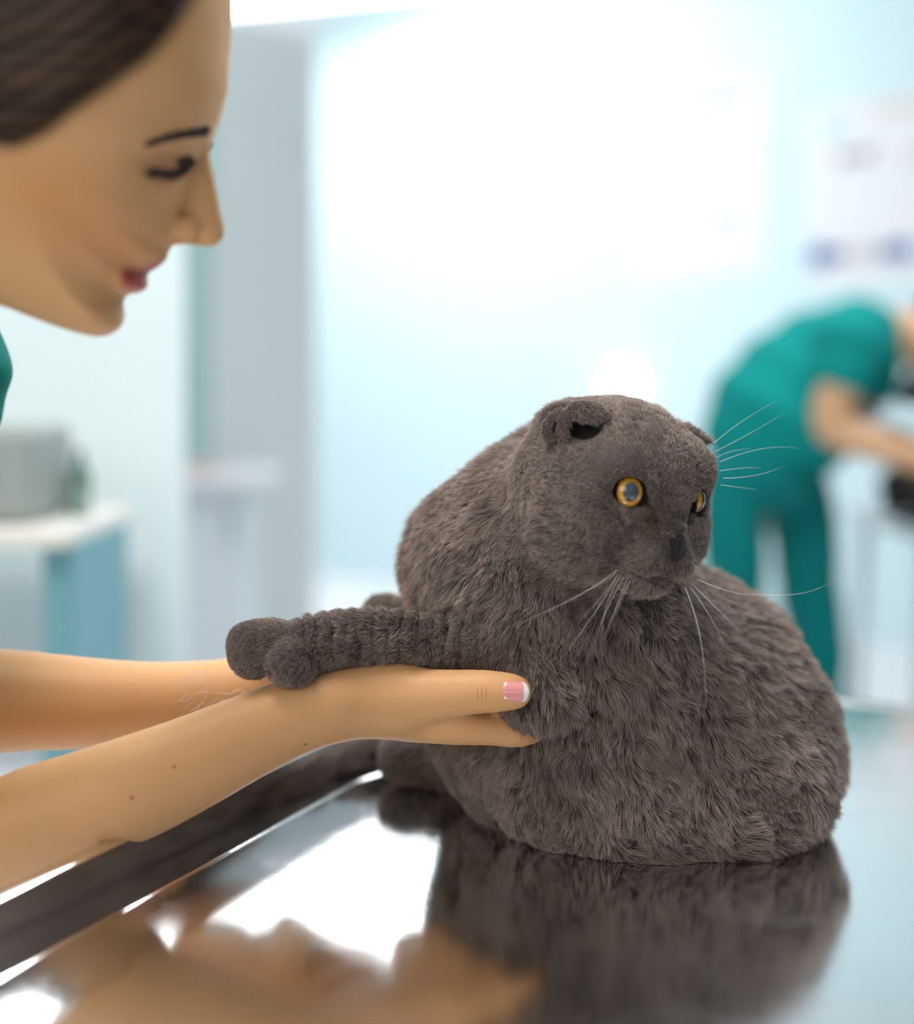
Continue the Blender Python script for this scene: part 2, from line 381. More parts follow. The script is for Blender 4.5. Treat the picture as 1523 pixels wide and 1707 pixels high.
def cat_body(Q):
    x, y = proj(Q)
    d = pell(Q, 1075, 1215, 1.065, 308, 218, 0.120)
    d = smin(d, pell(Q, 1085, 1110, 1.085, 222, 178, 0.105, 22), 0.03)
    d = smin(d, pell(Q, 930, 1190, 1.06, 205, 180, 0.10), 0.03)
    d = smin(d, pell(Q, 1010, 1080, 1.02, 150, 190, 0.085), 0.03)
    d = smin(d, pell(Q, 1228, 1282, 1.03, 150, 120, 0.09), 0.02)       # haunch
    d = smin(d, pell(Q, 1090, 1330, 0.99, 240, 100, 0.055), 0.02)      # flank over the table
    d = smin(d, pell(Q, 802, 985, 1.02, 116, 172, 0.075, -8), 0.04)     # shoulder
    d = smin(d, pell(Q, 888, 905, 1.01, 140, 142, 0.085, 30), 0.04)     # neck and ruff
    d = smin(d, pell(Q, 925, 812, 1.02, 90, 90, 0.07, 30), 0.035)
    d = smin(d, pell(Q, 880, 1030, 0.985, 130, 105, 0.05), 0.02)
    # far foreleg lying on the far hand
    d = smin(d, chain(Q, [(780, 1060, 1.05, 60), (700, 1042, 1.07, 42), (637, 1030, 1.075, 36)]), 0.012)
    # hind paw by the corner of the table
    d = smin(d, chain(Q, [(850, 1270, 1.12, 48), (740, 1268, 1.125, 40), (668, 1266, 1.125, 38)]), 0.010)
    # tail along the rear rim, added there to darken the corner's reflection
    d = smin(d, chain(Q, [(1000, 1200, 1.19, 50), (850, 1228, 1.19, 36), (740, 1243, 1.18, 29), (655, 1250, 1.155, 23)]), 0.008)
    # near foreleg over the palm
    leg = chain(Q, [(880, 1075, 0.965, 66), (810, 1070, 0.955, 53), (740, 1070, 0.945, 43), (640, 1062, 0.935, 40), (560, 1067, 0.93, 44), (508, 1080, 0.925, 47)], 0.006)
    cr = np.zeros(len(Q), np.float32)
    for fx, tl, a in folds:
        xx = x-fx-(y-1065)*tl/90.0*0.9-2.2*np.sin(y*0.13+fx)
        cr += a*(0.75+0.45*np.sin(y*0.07+fx*1.7))*np.exp(-(xx/4.2)**2)*np.clip(1.25-np.abs(y-1062)/46, 0, 1)
    leg = leg+cr*0.0052
    d = smin(d, leg, 0.012)
    paw = pell(Q, 424, 1082, 0.922, 43, 46, 0.019, -10)
    paw = smin(paw, pell(Q, 455, 1072, 0.925, 42, 38, 0.020), 0.006)
    paw = smin(paw, pell(Q, 484, 1103, 0.910, 43, 39, 0.016, 10), 0.0016)
    paw = smin(paw, pell(Q, 408, 1066, 0.928, 27, 26, 0.018, 10), 0.003)
    paw = smax(paw, -cone(Q, P(433, 1134, 0.897), P(447, 1100, 0.889), 0.0055, 0.0025), 0.002)
    d = smin(d, paw, 0.005)
    # elbow of the near foreleg, held in the fingers, and the fold of skin beside it
    el = chain(Q, [(905, 1105, 0.955, 55), (880, 1158, 0.940, 42), (900, 1172, 0.940, 36), (950, 1140, 0.945, 44)], 0.01)
    d = smin(d, el, 0.010)
    d = smin(d, chain(Q, [(955, 1120, 0.95, 30), (1000, 1118, 0.965, 30), (1030, 1150, 0.975, 28), (1040, 1210, 0.985, 20)], 0.006), 0.010)
    d = smax(d, -cone(Q, P(980, 1160, 0.925), P(985, 1178, 0.94), 0.007, 0.004), 0.008)
    return d
def surfY(x, y, fn, a=0.85, b=1.1, n=300):
    Ys = np.linspace(a, b, n); q = np.array([P(x, y, t) for t in Ys], np.float32); v = fn(q); i = int(np.argmax(v < 0))
    return Ys[i] if v[i] < 0 else b
YE = surfY(955, 712, lambda Q: smin(cat_body(Q), cat_head(Q), 0.016))
def cat_sdf(Q):
    d = smin(cat_body(Q), cat_head(Q), 0.016)
    d = smax(d, -pell(Q, 973, 716, YE+0.002, 30, 19, 0.011, 20), 0.004)      # the ear's opening
    return smax(d, (TZ+0.0015)-Q[:, 2], 0.004)
cv, cq = nets(cat_sdf, (-0.17, 0.86, 0.89), (0.36, 1.24, 1.26), 0.0019)
cn = vnormals(cv, cq)
m_skin_fur = mat('grey_undercoat', (0.085, 0.072, 0.068), 0.9, noise=0.25, nscale=60, spec=0.1)
cat = empty('cat', (0.13, 1.05, TZ), label='grey folded-ear cat with amber eyes lying on the steel table, one foreleg held', cat='cat')
link('body', mesh_np('cat_body', cv, cq), m_skin_fur, cat)

# the near ear, folded forward over its opening
def ear_sdf(Q):
    t = lambda pts, k=0.002: chain(Q, [(x_, y_, YE+z_, r_) for x_, y_, z_, r_ in pts], k, 4)
    d = pell(Q, 955, 706, YE+0.013, 56, 35, 0.012, 8)                                           # the turned root
    d = smax(d, -pell(Q, 972, 718, YE+0.002, 31, 22, 0.022, 20), 0.003)                          # opening
    d = smax(d, -pell(Q, 925, 715, YE+0.000, 9, 22, 0.012, 10), 0.002)
    fl = pell(Q, 978, 686, YE-0.004, 33, 17, 0.0045, 6); d = smin(d, fl, 0.003)                  # folded flap
    d = smin(d, t([(945, 716, -.001, 5), (944, 702, -.004, 5), (953, 691, -.006, 5), (964, 694, -.007, 4.5), (975, 701, -.007, 4.5), (990, 702, -.006, 4.5), (1004, 694, -.004, 4.5), (1014, 683, 0.001, 4)]), 0.0012)
    d = smin(d, t([(944, 690, -.004, 6), (934, 705, -.004, 5.5), (931, 722, -.004, 5), (940, 735, -.003, 5), (952, 740, 0.0, 4)]), 0.0012)
    d = smin(d, t([(934, 688, -.001, 6), (918, 700, -.002, 6), (910, 716, -.002, 5.5), (914, 732, -.002, 5), (928, 742, .001, 5)]), 0.0012)
    d = smin(d, t([(938, 722, -.004, 6), (944, 730, -.003, 5)]), 0.002)
    return d
ev, eq = nets(ear_sdf, P(870, 770, YE-0.02)*[1, 1, 1]-0.005, P(1040, 640, YE+0.03)+0.005, 0.0007)
en = vnormals(ev, eq)
m_ear = mat('mauve_grey_ear_skin', (0.11, 0.08, 0.077), 0.9, noise=0.2, nscale=200, bump=0.3, bscale=1500, spec=0.15)
link('ear', mesh_np('ear', ev, eq), m_ear, cat)

# eyes
def sphere_mesh(name, r, seg=48, ring=32):
    V = []; Fc = []
    for i in range(ring+1):
        th = math.pi*i/ring
        for j in range(seg): ph = 2*math.pi*j/seg; V.append((r*math.sin(th)*math.cos(ph), r*math.sin(th)*math.sin(ph), r*math.cos(th)))
    for i in range(ring):
        for j in range(seg): Fc.append((i*seg+j, (i+1)*seg+j, (i+1)*seg+(j+1) % seg, i*seg+(j+1) % seg))
    return mesh_np(name, V, Fc)
def eye_mat():
    m = bpy.data.materials.new('amber_cat_eye'); m.use_nodes = True; nt = m.node_tree; b = nt.nodes['Principled BSDF']
    b.inputs['Roughness'].default_value = 0.06; b.inputs['Coat Weight'].default_value = 0.8; b.inputs['Coat Roughness'].default_value = 0.01
    tc = nt.nodes.new('ShaderNodeTexCoord'); nm = nt.nodes.new('ShaderNodeVectorMath'); nm.operation = 'NORMALIZE'
    nt.links.new(tc.outputs['Object'], nm.inputs[0]); sp = nt.nodes.new('ShaderNodeSeparateXYZ'); nt.links.new(nm.outputs[0], sp.inputs[0])
    # polar radius of the pupil axis, slightly oval
    cx = nt.nodes.new('ShaderNodeMath'); cx.operation = 'MULTIPLY'; cx.inputs[1].default_value = 1.22; nt.links.new(sp.outputs['X'], cx.inputs[0])
    px = nt.nodes.new('ShaderNodeMath'); px.operation = 'POWER'; px.inputs[1].default_value = 2; nt.links.new(cx.outputs[0], px.inputs[0])
    py = nt.nodes.new('ShaderNodeMath'); py.operation = 'POWER'; py.inputs[1].default_value = 2; nt.links.new(sp.outputs['Y'], py.inputs[0])
    ad = nt.nodes.new('ShaderNodeMath'); nt.links.new(px.outputs[0], ad.inputs[0]); nt.links.new(py.outputs[0], ad.inputs[1])
    sq = nt.nodes.new('ShaderNodeMath'); sq.operation = 'SQRT'; nt.links.new(ad.outputs[0], sq.inputs[0])
    nz = nt.nodes.new('ShaderNodeTexNoise'); nz.inputs['Scale'].default_value = 9; nt.links.new(nm.outputs[0], nz.inputs['Vector'])
    cr = nt.nodes.new('ShaderNodeValToRGB'); nt.links.new(sq.outputs[0], cr.inputs[0]); e = cr.color_ramp.elements
    e[0].position = 0; e[0].color = (0.075, 0.095, 0.125, 1); e[1].position = 1.0; e[1].color = (0.01, 0.009, 0.01, 1)  # grey-blue pupil: a hazy reflection put into its colour
    for pos, col in ((0.50, (0.06, 0.08, 0.105, 1)), (0.54, (0.20, 0.09, 0.01, 1)), (0.60, (0.72, 0.36, 0.035, 1)), (0.80, (0.60, 0.26, 0.015, 1)), (0.90, (0.30, 0.11, 0.01, 1)), (0.935, (0.01, 0.009, 0.01, 1))):
        q = e.new(pos); q.color = col
    mx = nt.nodes.new('ShaderNodeMix'); mx.data_type = 'RGBA'; mx.blend_type = 'MULTIPLY'; mx.inputs[0].default_value = 0.5
    nt.links.new(cr.outputs[0], mx.inputs[6]); nt.links.new(nz.outputs['Color'], mx.inputs[7]); nt.links.new(cr.outputs[0], b.inputs['Base Color'])
    return m
m_eye = eye_mat()
m_rim = mat('dark_eye_rim', (0.012, 0.009, 0.009), 0.8, spec=0.1)
for (f_, n_, u_), g in ((EYE_N, (0.80, 0.52, 0.06)), (EYE_F, (0.70, 0.70, 0.04))):
    o = link('eye', sphere_mesh('eye', ER*HS*0.93), m_eye, None)
    gz = Vector(np.array(g)@HM).normalized()
    zz = gz; xx = Vector(Uv).cross(zz).normalized(); yy = zz.cross(xx)
    M = Matrix((xx, yy, zz)).transposed().to_4x4(); M.translation = Vector(hp(f_, n_, u_))
    o.parent = cat; o.matrix_parent_inverse = Matrix.Translation(-Vector(cat.location)); o.matrix_basis = M
    # dark rim round the lids
    ax = Vector(np.array((0.82, 0.50*(1 if n_ > 0 else -1), 0.03))@HM).normalized(); a = ax.cross(Vector(Uv)).normalized(); b_ = ax.cross(a)
    tgt = Vector(np.array((0.3, -0.9*(1 if n_ > 0 else -1), -0.45))@HM); IC = math.atan2(tgt.dot(b_), tgt.dot(a)) % (2*math.pi)
    cc = Vector(hp(f_, n_, u_))+ax*ER*HS*0.42
    ring = [cc+(a*math.cos(t)*1.02+b_*math.sin(t)*0.98)*ER*HS*0.88 for t in np.linspace(0, 2*math.pi, 41)]
    mb = MB(); mb.tube(ring, [(2.6+3.2*math.exp(-((t-IC)/0.55)**2))*HS for t in np.linspace(0, 2*math.pi, 41)], 8); mb.build('eyelid_rim', m_rim, o, smooth=True)
    ob = o.children[0]; ob.matrix_parent_inverse = M.inverted()

# nose leather
def nose_sdf(Q):
    d = hell(Q, 145, 0, -54, 14, 22, 12)
    d = smin(d, hell(Q, 149, 0, -70, 12, 11, 18), 0.005)
    for s in (1, -1): d = smax(d, -cone(Q, hp(162, s*12, -63), hp(151, s*27, -58), 5*HS, 3*HS), 0.0015)
    return d
c0 = hp(150, 0, -62); nv_, nq_ = nets(nose_sdf, c0-0.016, c0+0.016, 0.0006)
m_nose = mat('dark_nose_leather', (0.018, 0.012, 0.013), 0.6, spec=0.3, noise=0.2, nscale=400, bump=0.4, bscale=900)
link('nose', mesh_np('nose', nv_, nq_), m_nose, cat)

# fur ------------------------------------------------------------
def fur_mat(name, root, tip):
    m = bpy.data.materials.new(name); m.use_nodes = True; nt = m.node_tree; b = nt.nodes['Principled BSDF']
    b.inputs['Roughness'].default_value = 0.62; b.inputs['Specular IOR Level'].default_value = 0.35
    b.inputs['Sheen Weight'].default_value = 0.0
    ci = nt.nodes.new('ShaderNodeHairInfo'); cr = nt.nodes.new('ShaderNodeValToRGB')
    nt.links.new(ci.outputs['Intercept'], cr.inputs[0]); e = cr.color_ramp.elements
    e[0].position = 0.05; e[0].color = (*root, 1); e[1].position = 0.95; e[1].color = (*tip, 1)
    hs = nt.nodes.new('ShaderNodeHueSaturation'); mr = nt.nodes.new('ShaderNodeMapRange'); mr.inputs[3].default_value = 0.5; mr.inputs[4].default_value = 1.5
    nt.links.new(ci.outputs['Random'], mr.inputs[0]); nt.links.new(mr.outputs[0], hs.inputs['Value']); nt.links.new(cr.outputs[0], hs.inputs['Color'])
    # slow change of shade over the coat, and a brownish stain under the inner corner of the near eye
    ge = nt.nodes.new('ShaderNodeNewGeometry'); nz = nt.nodes.new('ShaderNodeTexNoise'); nz.inputs['Scale'].default_value = 45; nz.inputs['Detail'].default_value = 3
    nt.links.new(ge.outputs['Position'], nz.inputs['Vector']); m2 = nt.nodes.new('ShaderNodeMapRange'); m2.inputs[1].default_value = 0.3; m2.inputs[2].default_value = 0.7; m2.inputs[3].default_value = 0.75; m2.inputs[4].default_value = 1.25
    nt.links.new(nz.outputs['Fac'], m2.inputs[0]); h2 = nt.nodes.new('ShaderNodeHueSaturation'); nt.links.new(m2.outputs[0], h2.inputs['Value']); nt.links.new(hs.outputs[0], h2.inputs['Color'])
    ds = nt.nodes.new('ShaderNodeVectorMath'); ds.operation = 'DISTANCE'; ds.inputs[1].default_value = tuple(hp(128, 34, -24)); nt.links.new(ge.outputs['Position'], ds.inputs[0])
    m3 = nt.nodes.new('ShaderNodeMapRange'); m3.inputs[1].default_value = 0.002; m3.inputs[2].default_value = 0.012; m3.inputs[3].default_value = 0.5; m3.inputs[4].default_value = 0; nt.links.new(ds.outputs['Value'], m3.inputs[0])
    st = nt.nodes.new('ShaderNodeMix'); st.data_type = 'RGBA'; st.inputs[7].default_value = (0.30, 0.17, 0.07, 1); nt.links.new(m3.outputs[0], st.inputs[0]); nt.links.new(h2.outputs[0], st.inputs[6])
    hs = st; nt.links.new(st.outputs[2], b.inputs['Base Color'])
    tr = nt.nodes.new('ShaderNodeBsdfTranslucent'); nt.links.new(hs.outputs[2], tr.inputs[0])
    mx = nt.nodes.new('ShaderNodeMixShader'); mx.inputs[0].default_value = 0.28
    nt.links.new(b.outputs[0], mx.inputs[1]); nt.links.new(tr.outputs[0], mx.inputs[2]); nt.links.new(mx.outputs[0], nt.nodes['Material Output'].inputs[0])
    return m
def hair_object(name, pts, rad, m, parent, **k):
    n, c = pts.shape[:2]
    hc = bpy.data.hair_curves.new(name); hc.add_curves([c]*n)
    hc.points.foreach_set('position', np.ascontiguousarray(pts, np.float32).ravel())
    a = hc.attributes.get('radius') or hc.attributes.new('radius', 'FLOAT', 'POINT'); a.data.foreach_set('value', np.ascontiguousarray(rad, np.float32).ravel())
    hc.materials.append(m); o = bpy.data.objects.new(name, hc); C.objects.link(o)
    o.parent = parent; o.matrix_parent_inverse = Matrix.Translation(-Vector(parent.location)); return meta(o, **k)
def sample(V, Q, N, count, weight):
    a, b, c, d = V[Q[:, 0]], V[Q[:, 1]], V[Q[:, 2]], V[Q[:, 3]]
    ar = 0.5*np.linalg.norm(np.cross(c-a, d-b), axis=1)*weight; cdf = np.cumsum(ar); q = np.searchsorted(cdf, RNG.uniform(0, cdf[-1], count))
    u, v = RNG.uniform(size=(2, count, 1)); qq = Q[np.minimum(q, len(Q)-1)]
    f = lambda A: (A[qq[:, 0]]*(1-u)+A[qq[:, 1]]*u)*(1-v)+(A[qq[:, 3]]*(1-u)+A[qq[:, 2]]*u)*v
    p = f(V); n = f(N); return p, n/(np.linalg.norm(n, axis=1, keepdims=True)+1e-9)
# combing: picture place, depth, direction (right, away, up)
comb = [(1125, 905, .90, -.55, .5, -.3), (1060, 930, .90, -.8, .1, -.45), (1000, 900, .90, -.9, .1, -.35), (930, 900, .93, -.7, .1, -.7), (1050, 870, .9, -.8, .2, -.4),
        (1110, 850, .89, -.1, .3, .95), (1100, 780, .89, -.2, .4, .9), (1080, 720, .9, -.3, .8, .5), (1030, 780, .89, -.5, .3, .7), (980, 800, .9, -.85, .3, -.1), (960, 850, .9, -.9, .2, -.3),
        (1180, 850, .95, .6, .6, -.3), (1185, 900, .95, .5, .6, -.6), (1160, 740, .93, .3, .8, .4), (1130, 960, .9, -.1, .3, -.9), (1070, 985, .91, -.6, .3, -.8),
        (880, 850, .95, -.5, .1, -.9), (800, 800, 1.0, -.5, .2, -.8), (700, 900, 1.0, -.2, .3, -1), (780, 950, .97, .1, 0, -1), (860, 980, .96, .0, 0, -1), (960, 1020, .96, .1, 0, -1), (880, 1050, .95, -.3, 0, -.9),
        (750, 1060, .93, -.95, 0, -.35), (650, 1060, .92, -.95, 0, -.3), (560, 1060, .92, -1, 0, -.25), (450, 1080, .91, -.95, 0, -.5), (400, 1090, .91, -.7, 0, -.8),
        (880, 1160, .93, .1, 0, -1), (1000, 1130, .96, .6, 0, -.8), (1100, 1080, .98, .35, 0, -1), (1200, 1050, 1.0, .55, .1, -.85), (1300, 1150, 1.03, .5, .1, -1), (1380, 1250, 1.05, .3, .1, -1),
        (950, 1250, .97, .1, 0, -1), (820, 1250, .99, -.5, 0, -.8), (1050, 1250, .96, .3, 0, -1), (1200, 1250, .96, .4, 0, -.9), (1100, 1370, .95, .4, 0, -.6), (1250, 1370, .98, .6, 0, -.4), (900, 1350, .98, -.1, 0, -.7), (1000, 1400, .96, .2, 0, -.7)]
CP = np.array([P(a, b, c) for a, b, c, *_ in comb]); CD = np.array([r[3:] for r in comb], float)
NA = Noise(0.030, seed=3); NB = Noise(0.010, seed=4); NC = Noise(0.07, seed=5)
def comb_dir(p, n):
    D = np.zeros_like(p); W = np.zeros(len(p))
    for c, v in zip(CP, CD):
        w_ = 1/(((p-c)**2).sum(1)+0.0005)**2; D += w_[:, None]*v; W += w_
    D /= W[:, None]; D += NA(p)*0.30+NB(p)*0.16
    D -= n*(D*n).sum(1)[:, None]; return D/(np.linalg.norm(D, axis=1, keepdims=True)+1e-9)
def headness(p):
    q = (p-HC)@HM.T/HS; return np.clip(1.0-(np.linalg.norm(q/np.array([190, 185, 185]), axis=1)-0.95)*5, 0, 1), q
def fur_params(p):
    hd, q = headness(p); x, y = proj(p)
    L = np.full(len(p), 0.0150); 
    L = L*(1-hd)+0.0072*hd
    muz = np.clip((q[:, 0]-95)/50, 0, 1)*hd; L = L*(1-muz)+0.0036*muz
    arm = np.clip((850-x)/60, 0, 1)*((y > 1000) & (y < 1180) & (p[:, 1] < 0.99)); L = L*(1-arm)+0.0052*arm
    L = np.where((x < 725) & (p[:, 1] > 1.02), 0.0055, L)
    fe = ((x > 1135) & (y < 765) & (p[:, 1] > 0.93)); L = np.where(fe, L*0.55, L)
    L = np.where((x < 505) & (p[:, 1] < 0.99), 0.0042, L)
    ear = hd*np.exp(-(((q[:, 0]+0)/50)**2+((q[:, 1]-108)/32)**2+((q[:, 2]-100)/46)**2)); L = L*(1-0.6*ear)
    return L, hd, arm, muz
def no_fur(p):
    bad = np.zeros(len(p), bool)
    for e in (EYE_N, EYE_F): bad |= np.linalg.norm(p-hp(*e), axis=1) < (ER+1.8)*HS
    bad |= (np.linalg.norm((p-hp(153, 0, -60))@HM.T/HS/np.array([20, 26, 20]), axis=1) < 1)
    for s_ in (1, -1):
        a_ = hp(154, 0, -110); b_ = hp(108, s_*64, -110); t_ = np.clip(((p-a_)@(b_-a_))/((b_-a_)@(b_-a_)), 0, 1); bad |= np.linalg.norm(p-a_-t_[:, None]*(b_-a_), axis=1) < 4.2*HS
    a_ = hp(162, 0, -80); b_ = hp(156, 0, -108); t_ = np.clip(((p-a_)@(b_-a_))/((b_-a_)@(b_-a_)), 0, 1); bad |= np.linalg.norm(p-a_-t_[:, None]*(b_-a_), axis=1) < 3.5*HS
    bad |= p[:, 2] < TZ+0.003
    x, y = proj(p); bad |= (((x-962)/52)**2+((y-712)/30)**2 < 1) & (p[:, 1] < 0.96)
    cr = np.zeros(len(p))
    for fx, tl, a in folds: cr += a*(0.75+0.45*np.sin(y*0.07+fx*1.7))*np.exp(-((x-fx-(y-1065)*tl/90.0*0.9-2.2*np.sin(y*0.13+fx))/3.0)**2)*np.clip(1.25-np.abs(y-1062)/46, 0, 1)
    bad |= (cr > 0.45) & (p[:, 1] < 0.99) & (RNG.uniform(size=len(p)) < 0.92)
    return bad
def make_fur(count):
    fc = cv[cq].mean(1); nn = cn[cq].mean(1); tocam = np.array([0, 0, CZ])-fc; tocam /= np.linalg.norm(tocam, axis=1, keepdims=True)
    wt = np.where((nn*tocam).sum(1) > -0.35, 1.0, 0.22)
    hdw, _ = headness(fc); xx, yy = proj(fc)
    wt = wt*(1+1.6*hdw+1.2*((xx < 860) & (fc[:, 1] < 0.99)))
    p, n = sample(cv, cq, cn, count, wt)
    ok = ~no_fur(p); p = p[ok]; n = n[ok]
    L, hd, arm, muz = fur_params(p)
    L = L*RNG.uniform(0.6, 1.15, len(p))*(1+0.25*NC(p)[:, 0])
    D = comb_dir(p, n)
    short = np.maximum(arm, (L < 0.0062)*(1-hd))
    lift = 0.42-0.10*hd+0.10*NB(p)[:, 1]*(1-0.7*short)
    lift = np.clip(lift, 0.15, 0.9)
    jit = RNG.normal(size=p.shape)*0.13
    d0 = D*1.0+n*(lift+0.35)[:, None]+jit; d0 /= np.linalg.norm(d0, axis=1, keepdims=True)
    d1 = D*1.0+n*(lift-0.15)[:, None]+jit*1.3+NB(p*1.7)*0.18*(1-0.85*short)[:, None]; d1 /= np.linalg.norm(d1, axis=1, keepdims=True)
    # locks: hairs lean to the tip of their lock's middle
    cell = 0.0052-0.0018*hd-0.001*arm
    wob = p+NB(p)*0.0015
    key = np.floor(wob/cell[:, None]).astype(np.int64); key = key[:, 0]*73856093 ^ key[:, 1]*19349663 ^ key[:, 2]*83492791
    u, inv = np.unique(key, return_inverse=True); cnt = np.bincount(inv)
    mean = lambda A: np.stack([np.bincount(inv, A[:, k])/cnt for k in range(3)], -1)[inv]
    K = 5; t = np.linspace(0, 1, K)
    pts = np.zeros((len(p), K, 3)); pts[:, 0] = p-n*0.0006
    for i in range(1, K):
        s = (i-0.5)/(K-1); d = d0*(1-s)+d1*s; d /= np.linalg.norm(d, axis=1, keepdims=True); pts[:, i] = pts[:, i-1]+d*(L/(K-1))[:, None]
    tip = mean(pts[:, -1])
    cl = ((0.46-0.30*hd)*(1-0.75*short))[:, None]
    for i in range(1, K): pts[:, i] += (tip-pts[:, -1] if i < K-1 else tip-pts[:, -1])*cl*(t[i]**1.7)
    pts[..., 2] = np.maximum(pts[..., 2], TZ+0.0008)
    r0 = np.where(hd > 0.5, 0.00011, 0.00014)
    rad = r0[:, None]*np.array([1.0, 1.0, 0.85, 0.6, 0.12])[None]
    return pts, rad
pts, rad = make_fur(480000)
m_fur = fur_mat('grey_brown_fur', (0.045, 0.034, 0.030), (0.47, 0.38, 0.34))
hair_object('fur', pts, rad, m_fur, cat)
p, n = sample(ev, eq, en, 26000, np.ones(len(eq))); x, y = proj(p)
keep = ~((((x-972)/27)**2+((y-720)/17)**2 < 1) | (((x-925)/7)**2+((y-715)/19)**2 < 1)) & (n[:, 1] < 0.5); p = p[keep]; n = n[keep]
D = np.array([0.25, 0.2, -0.5])+RNG.normal(size=p.shape)*0.25; D -= n*(D*n).sum(1)[:, None]; L = RNG.uniform(0.0012, 0.0034, len(p))[:, None]
tt_ = np.linspace(0, 1, 4)[None, :, None]; ep = p[:, None]+(n[:, None]*0.55*tt_+D[:, None]*tt_*1.2)*L[:, None]
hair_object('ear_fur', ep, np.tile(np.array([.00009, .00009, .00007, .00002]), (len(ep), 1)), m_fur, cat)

# whiskers: each drawn from its root, middle and tip
m_whisk = mat('white_whisker', (0.85, 0.84, 0.82), 0.3, noise=0.0)
wh = [((1028, 950), (960, 995), (845, 1047)), ((1026, 955), (1000, 975), (970, 984)), ((1030, 958), (985, 1030), (925, 1112)), ((1034, 960), (1008, 1020), (1003, 1095)),
      ((1040, 962), (1012, 1015), (985, 1085)), ((1045, 965), (1020, 1030), (1008, 1060)), ((1026, 962), (1002, 995), (960, 1040)), ((1050, 968), (1035, 1000), (1022, 1035)),
      ((1142, 980), (1168, 1070), (1176, 1178)), ((1150, 978), (1190, 1040), (1210, 1090)), ((1152, 972), (1200, 1020), (1240, 1060)), ((1160, 965), (1235, 990), (1300, 990)), ((1240, 988), (1330, 990), (1390, 965)),
      ((1190, 738), (1240, 700), (1296, 667)), ((1193, 752), (1250, 722), (1304, 690)), ((1196, 762), (1220, 752), (1250, 748)), ((1200, 770), (1270, 748), (1332, 748)),
      ((1200, 785), (1240, 780), (1268, 780)), ((1205, 797), (1260, 792), (1306, 777)), ((1200, 808), (1230, 812), (1262, 816))]
for i, (a, b, c) in enumerate(wh):
    Ya = 0.895 if a[0] < 1060 else (0.905 if a[0] < 1165 else 0.955); Yc = Ya-0.03 if a[0] < 1165 else Ya+0.01
    A_, B_, C_ = P(*a, Ya), P(*b, (Ya+Yc)/2), P(*c, Yc); mid = 2*B_-0.5*(A_+C_)
    q = [A_*(1-t)**2+mid*2*t*(1-t)+C_*t*t for t in np.linspace(0, 1, 14)]
    mb = MB(); r0 = 0.00021 if i in (0, 8) else 0.00012
    mb.tube(q, [r0*(1-0.85*t) for t in np.linspace(0, 1, 14)], 5); mb.build('whisker', m_whisk, cat, smooth=True)

# ------------------------------------------------------------------ the woman holding the foreleg
YW = 0.80; K3 = F/YW
prof = np.array([(383, -60), (385, 0), (383, 60), (380, 110), (377, 150), (366, 190), (355, 218), (346, 238), (338, 262), (330, 290), (318, 330), (303, 372), (290, 402), (279, 416), (277, 428), (270, 437), (258, 446),
                 (246, 453), (240, 458), (243, 466), (242, 478), (232, 488), (216, 489), (206, 494), (203, 506), (205, 522), (203, 536), (195, 549), (180, 559), (162, 562), (135, 557), (95, 545), (50, 528), (18, 515),
                 (-30, 500), (-70, 500), (-110, 540), (-160, 640), (-220, 760), (-420, 640), (-330, 480), (-270, 340), (-235, 230), (-250, 110), (-235, -10), (-170, -120), (-70, -190), (60, -222), (190, -215), (300, -175), (360, -120)], float)
def poly_dist(x, y, poly):
    """signed distance, positive inside"""
    d = np.full(x.shape, 1e9, np.float32); ins = np.zeros(x.shape, bool); n = len(poly)
    for i in range(n):
        ax, ay = poly[i]; bx, by = poly[(i+1) % n]; ex, ey = bx-ax, by-ay
        h = np.clip(((x-ax)*ex+(y-ay)*ey)/(ex*ex+ey*ey), 0, 1); d = np.minimum(d, (x-ax-ex*h)**2+(y-ay-ey*h)**2)
        c = ((ay > y) != (by > y)) & (x < (bx-ax)*(y-ay)/(by-ay+1e-12)+ax); ins ^= c
    d = np.sqrt(d); return np.where(ins, d, -d)
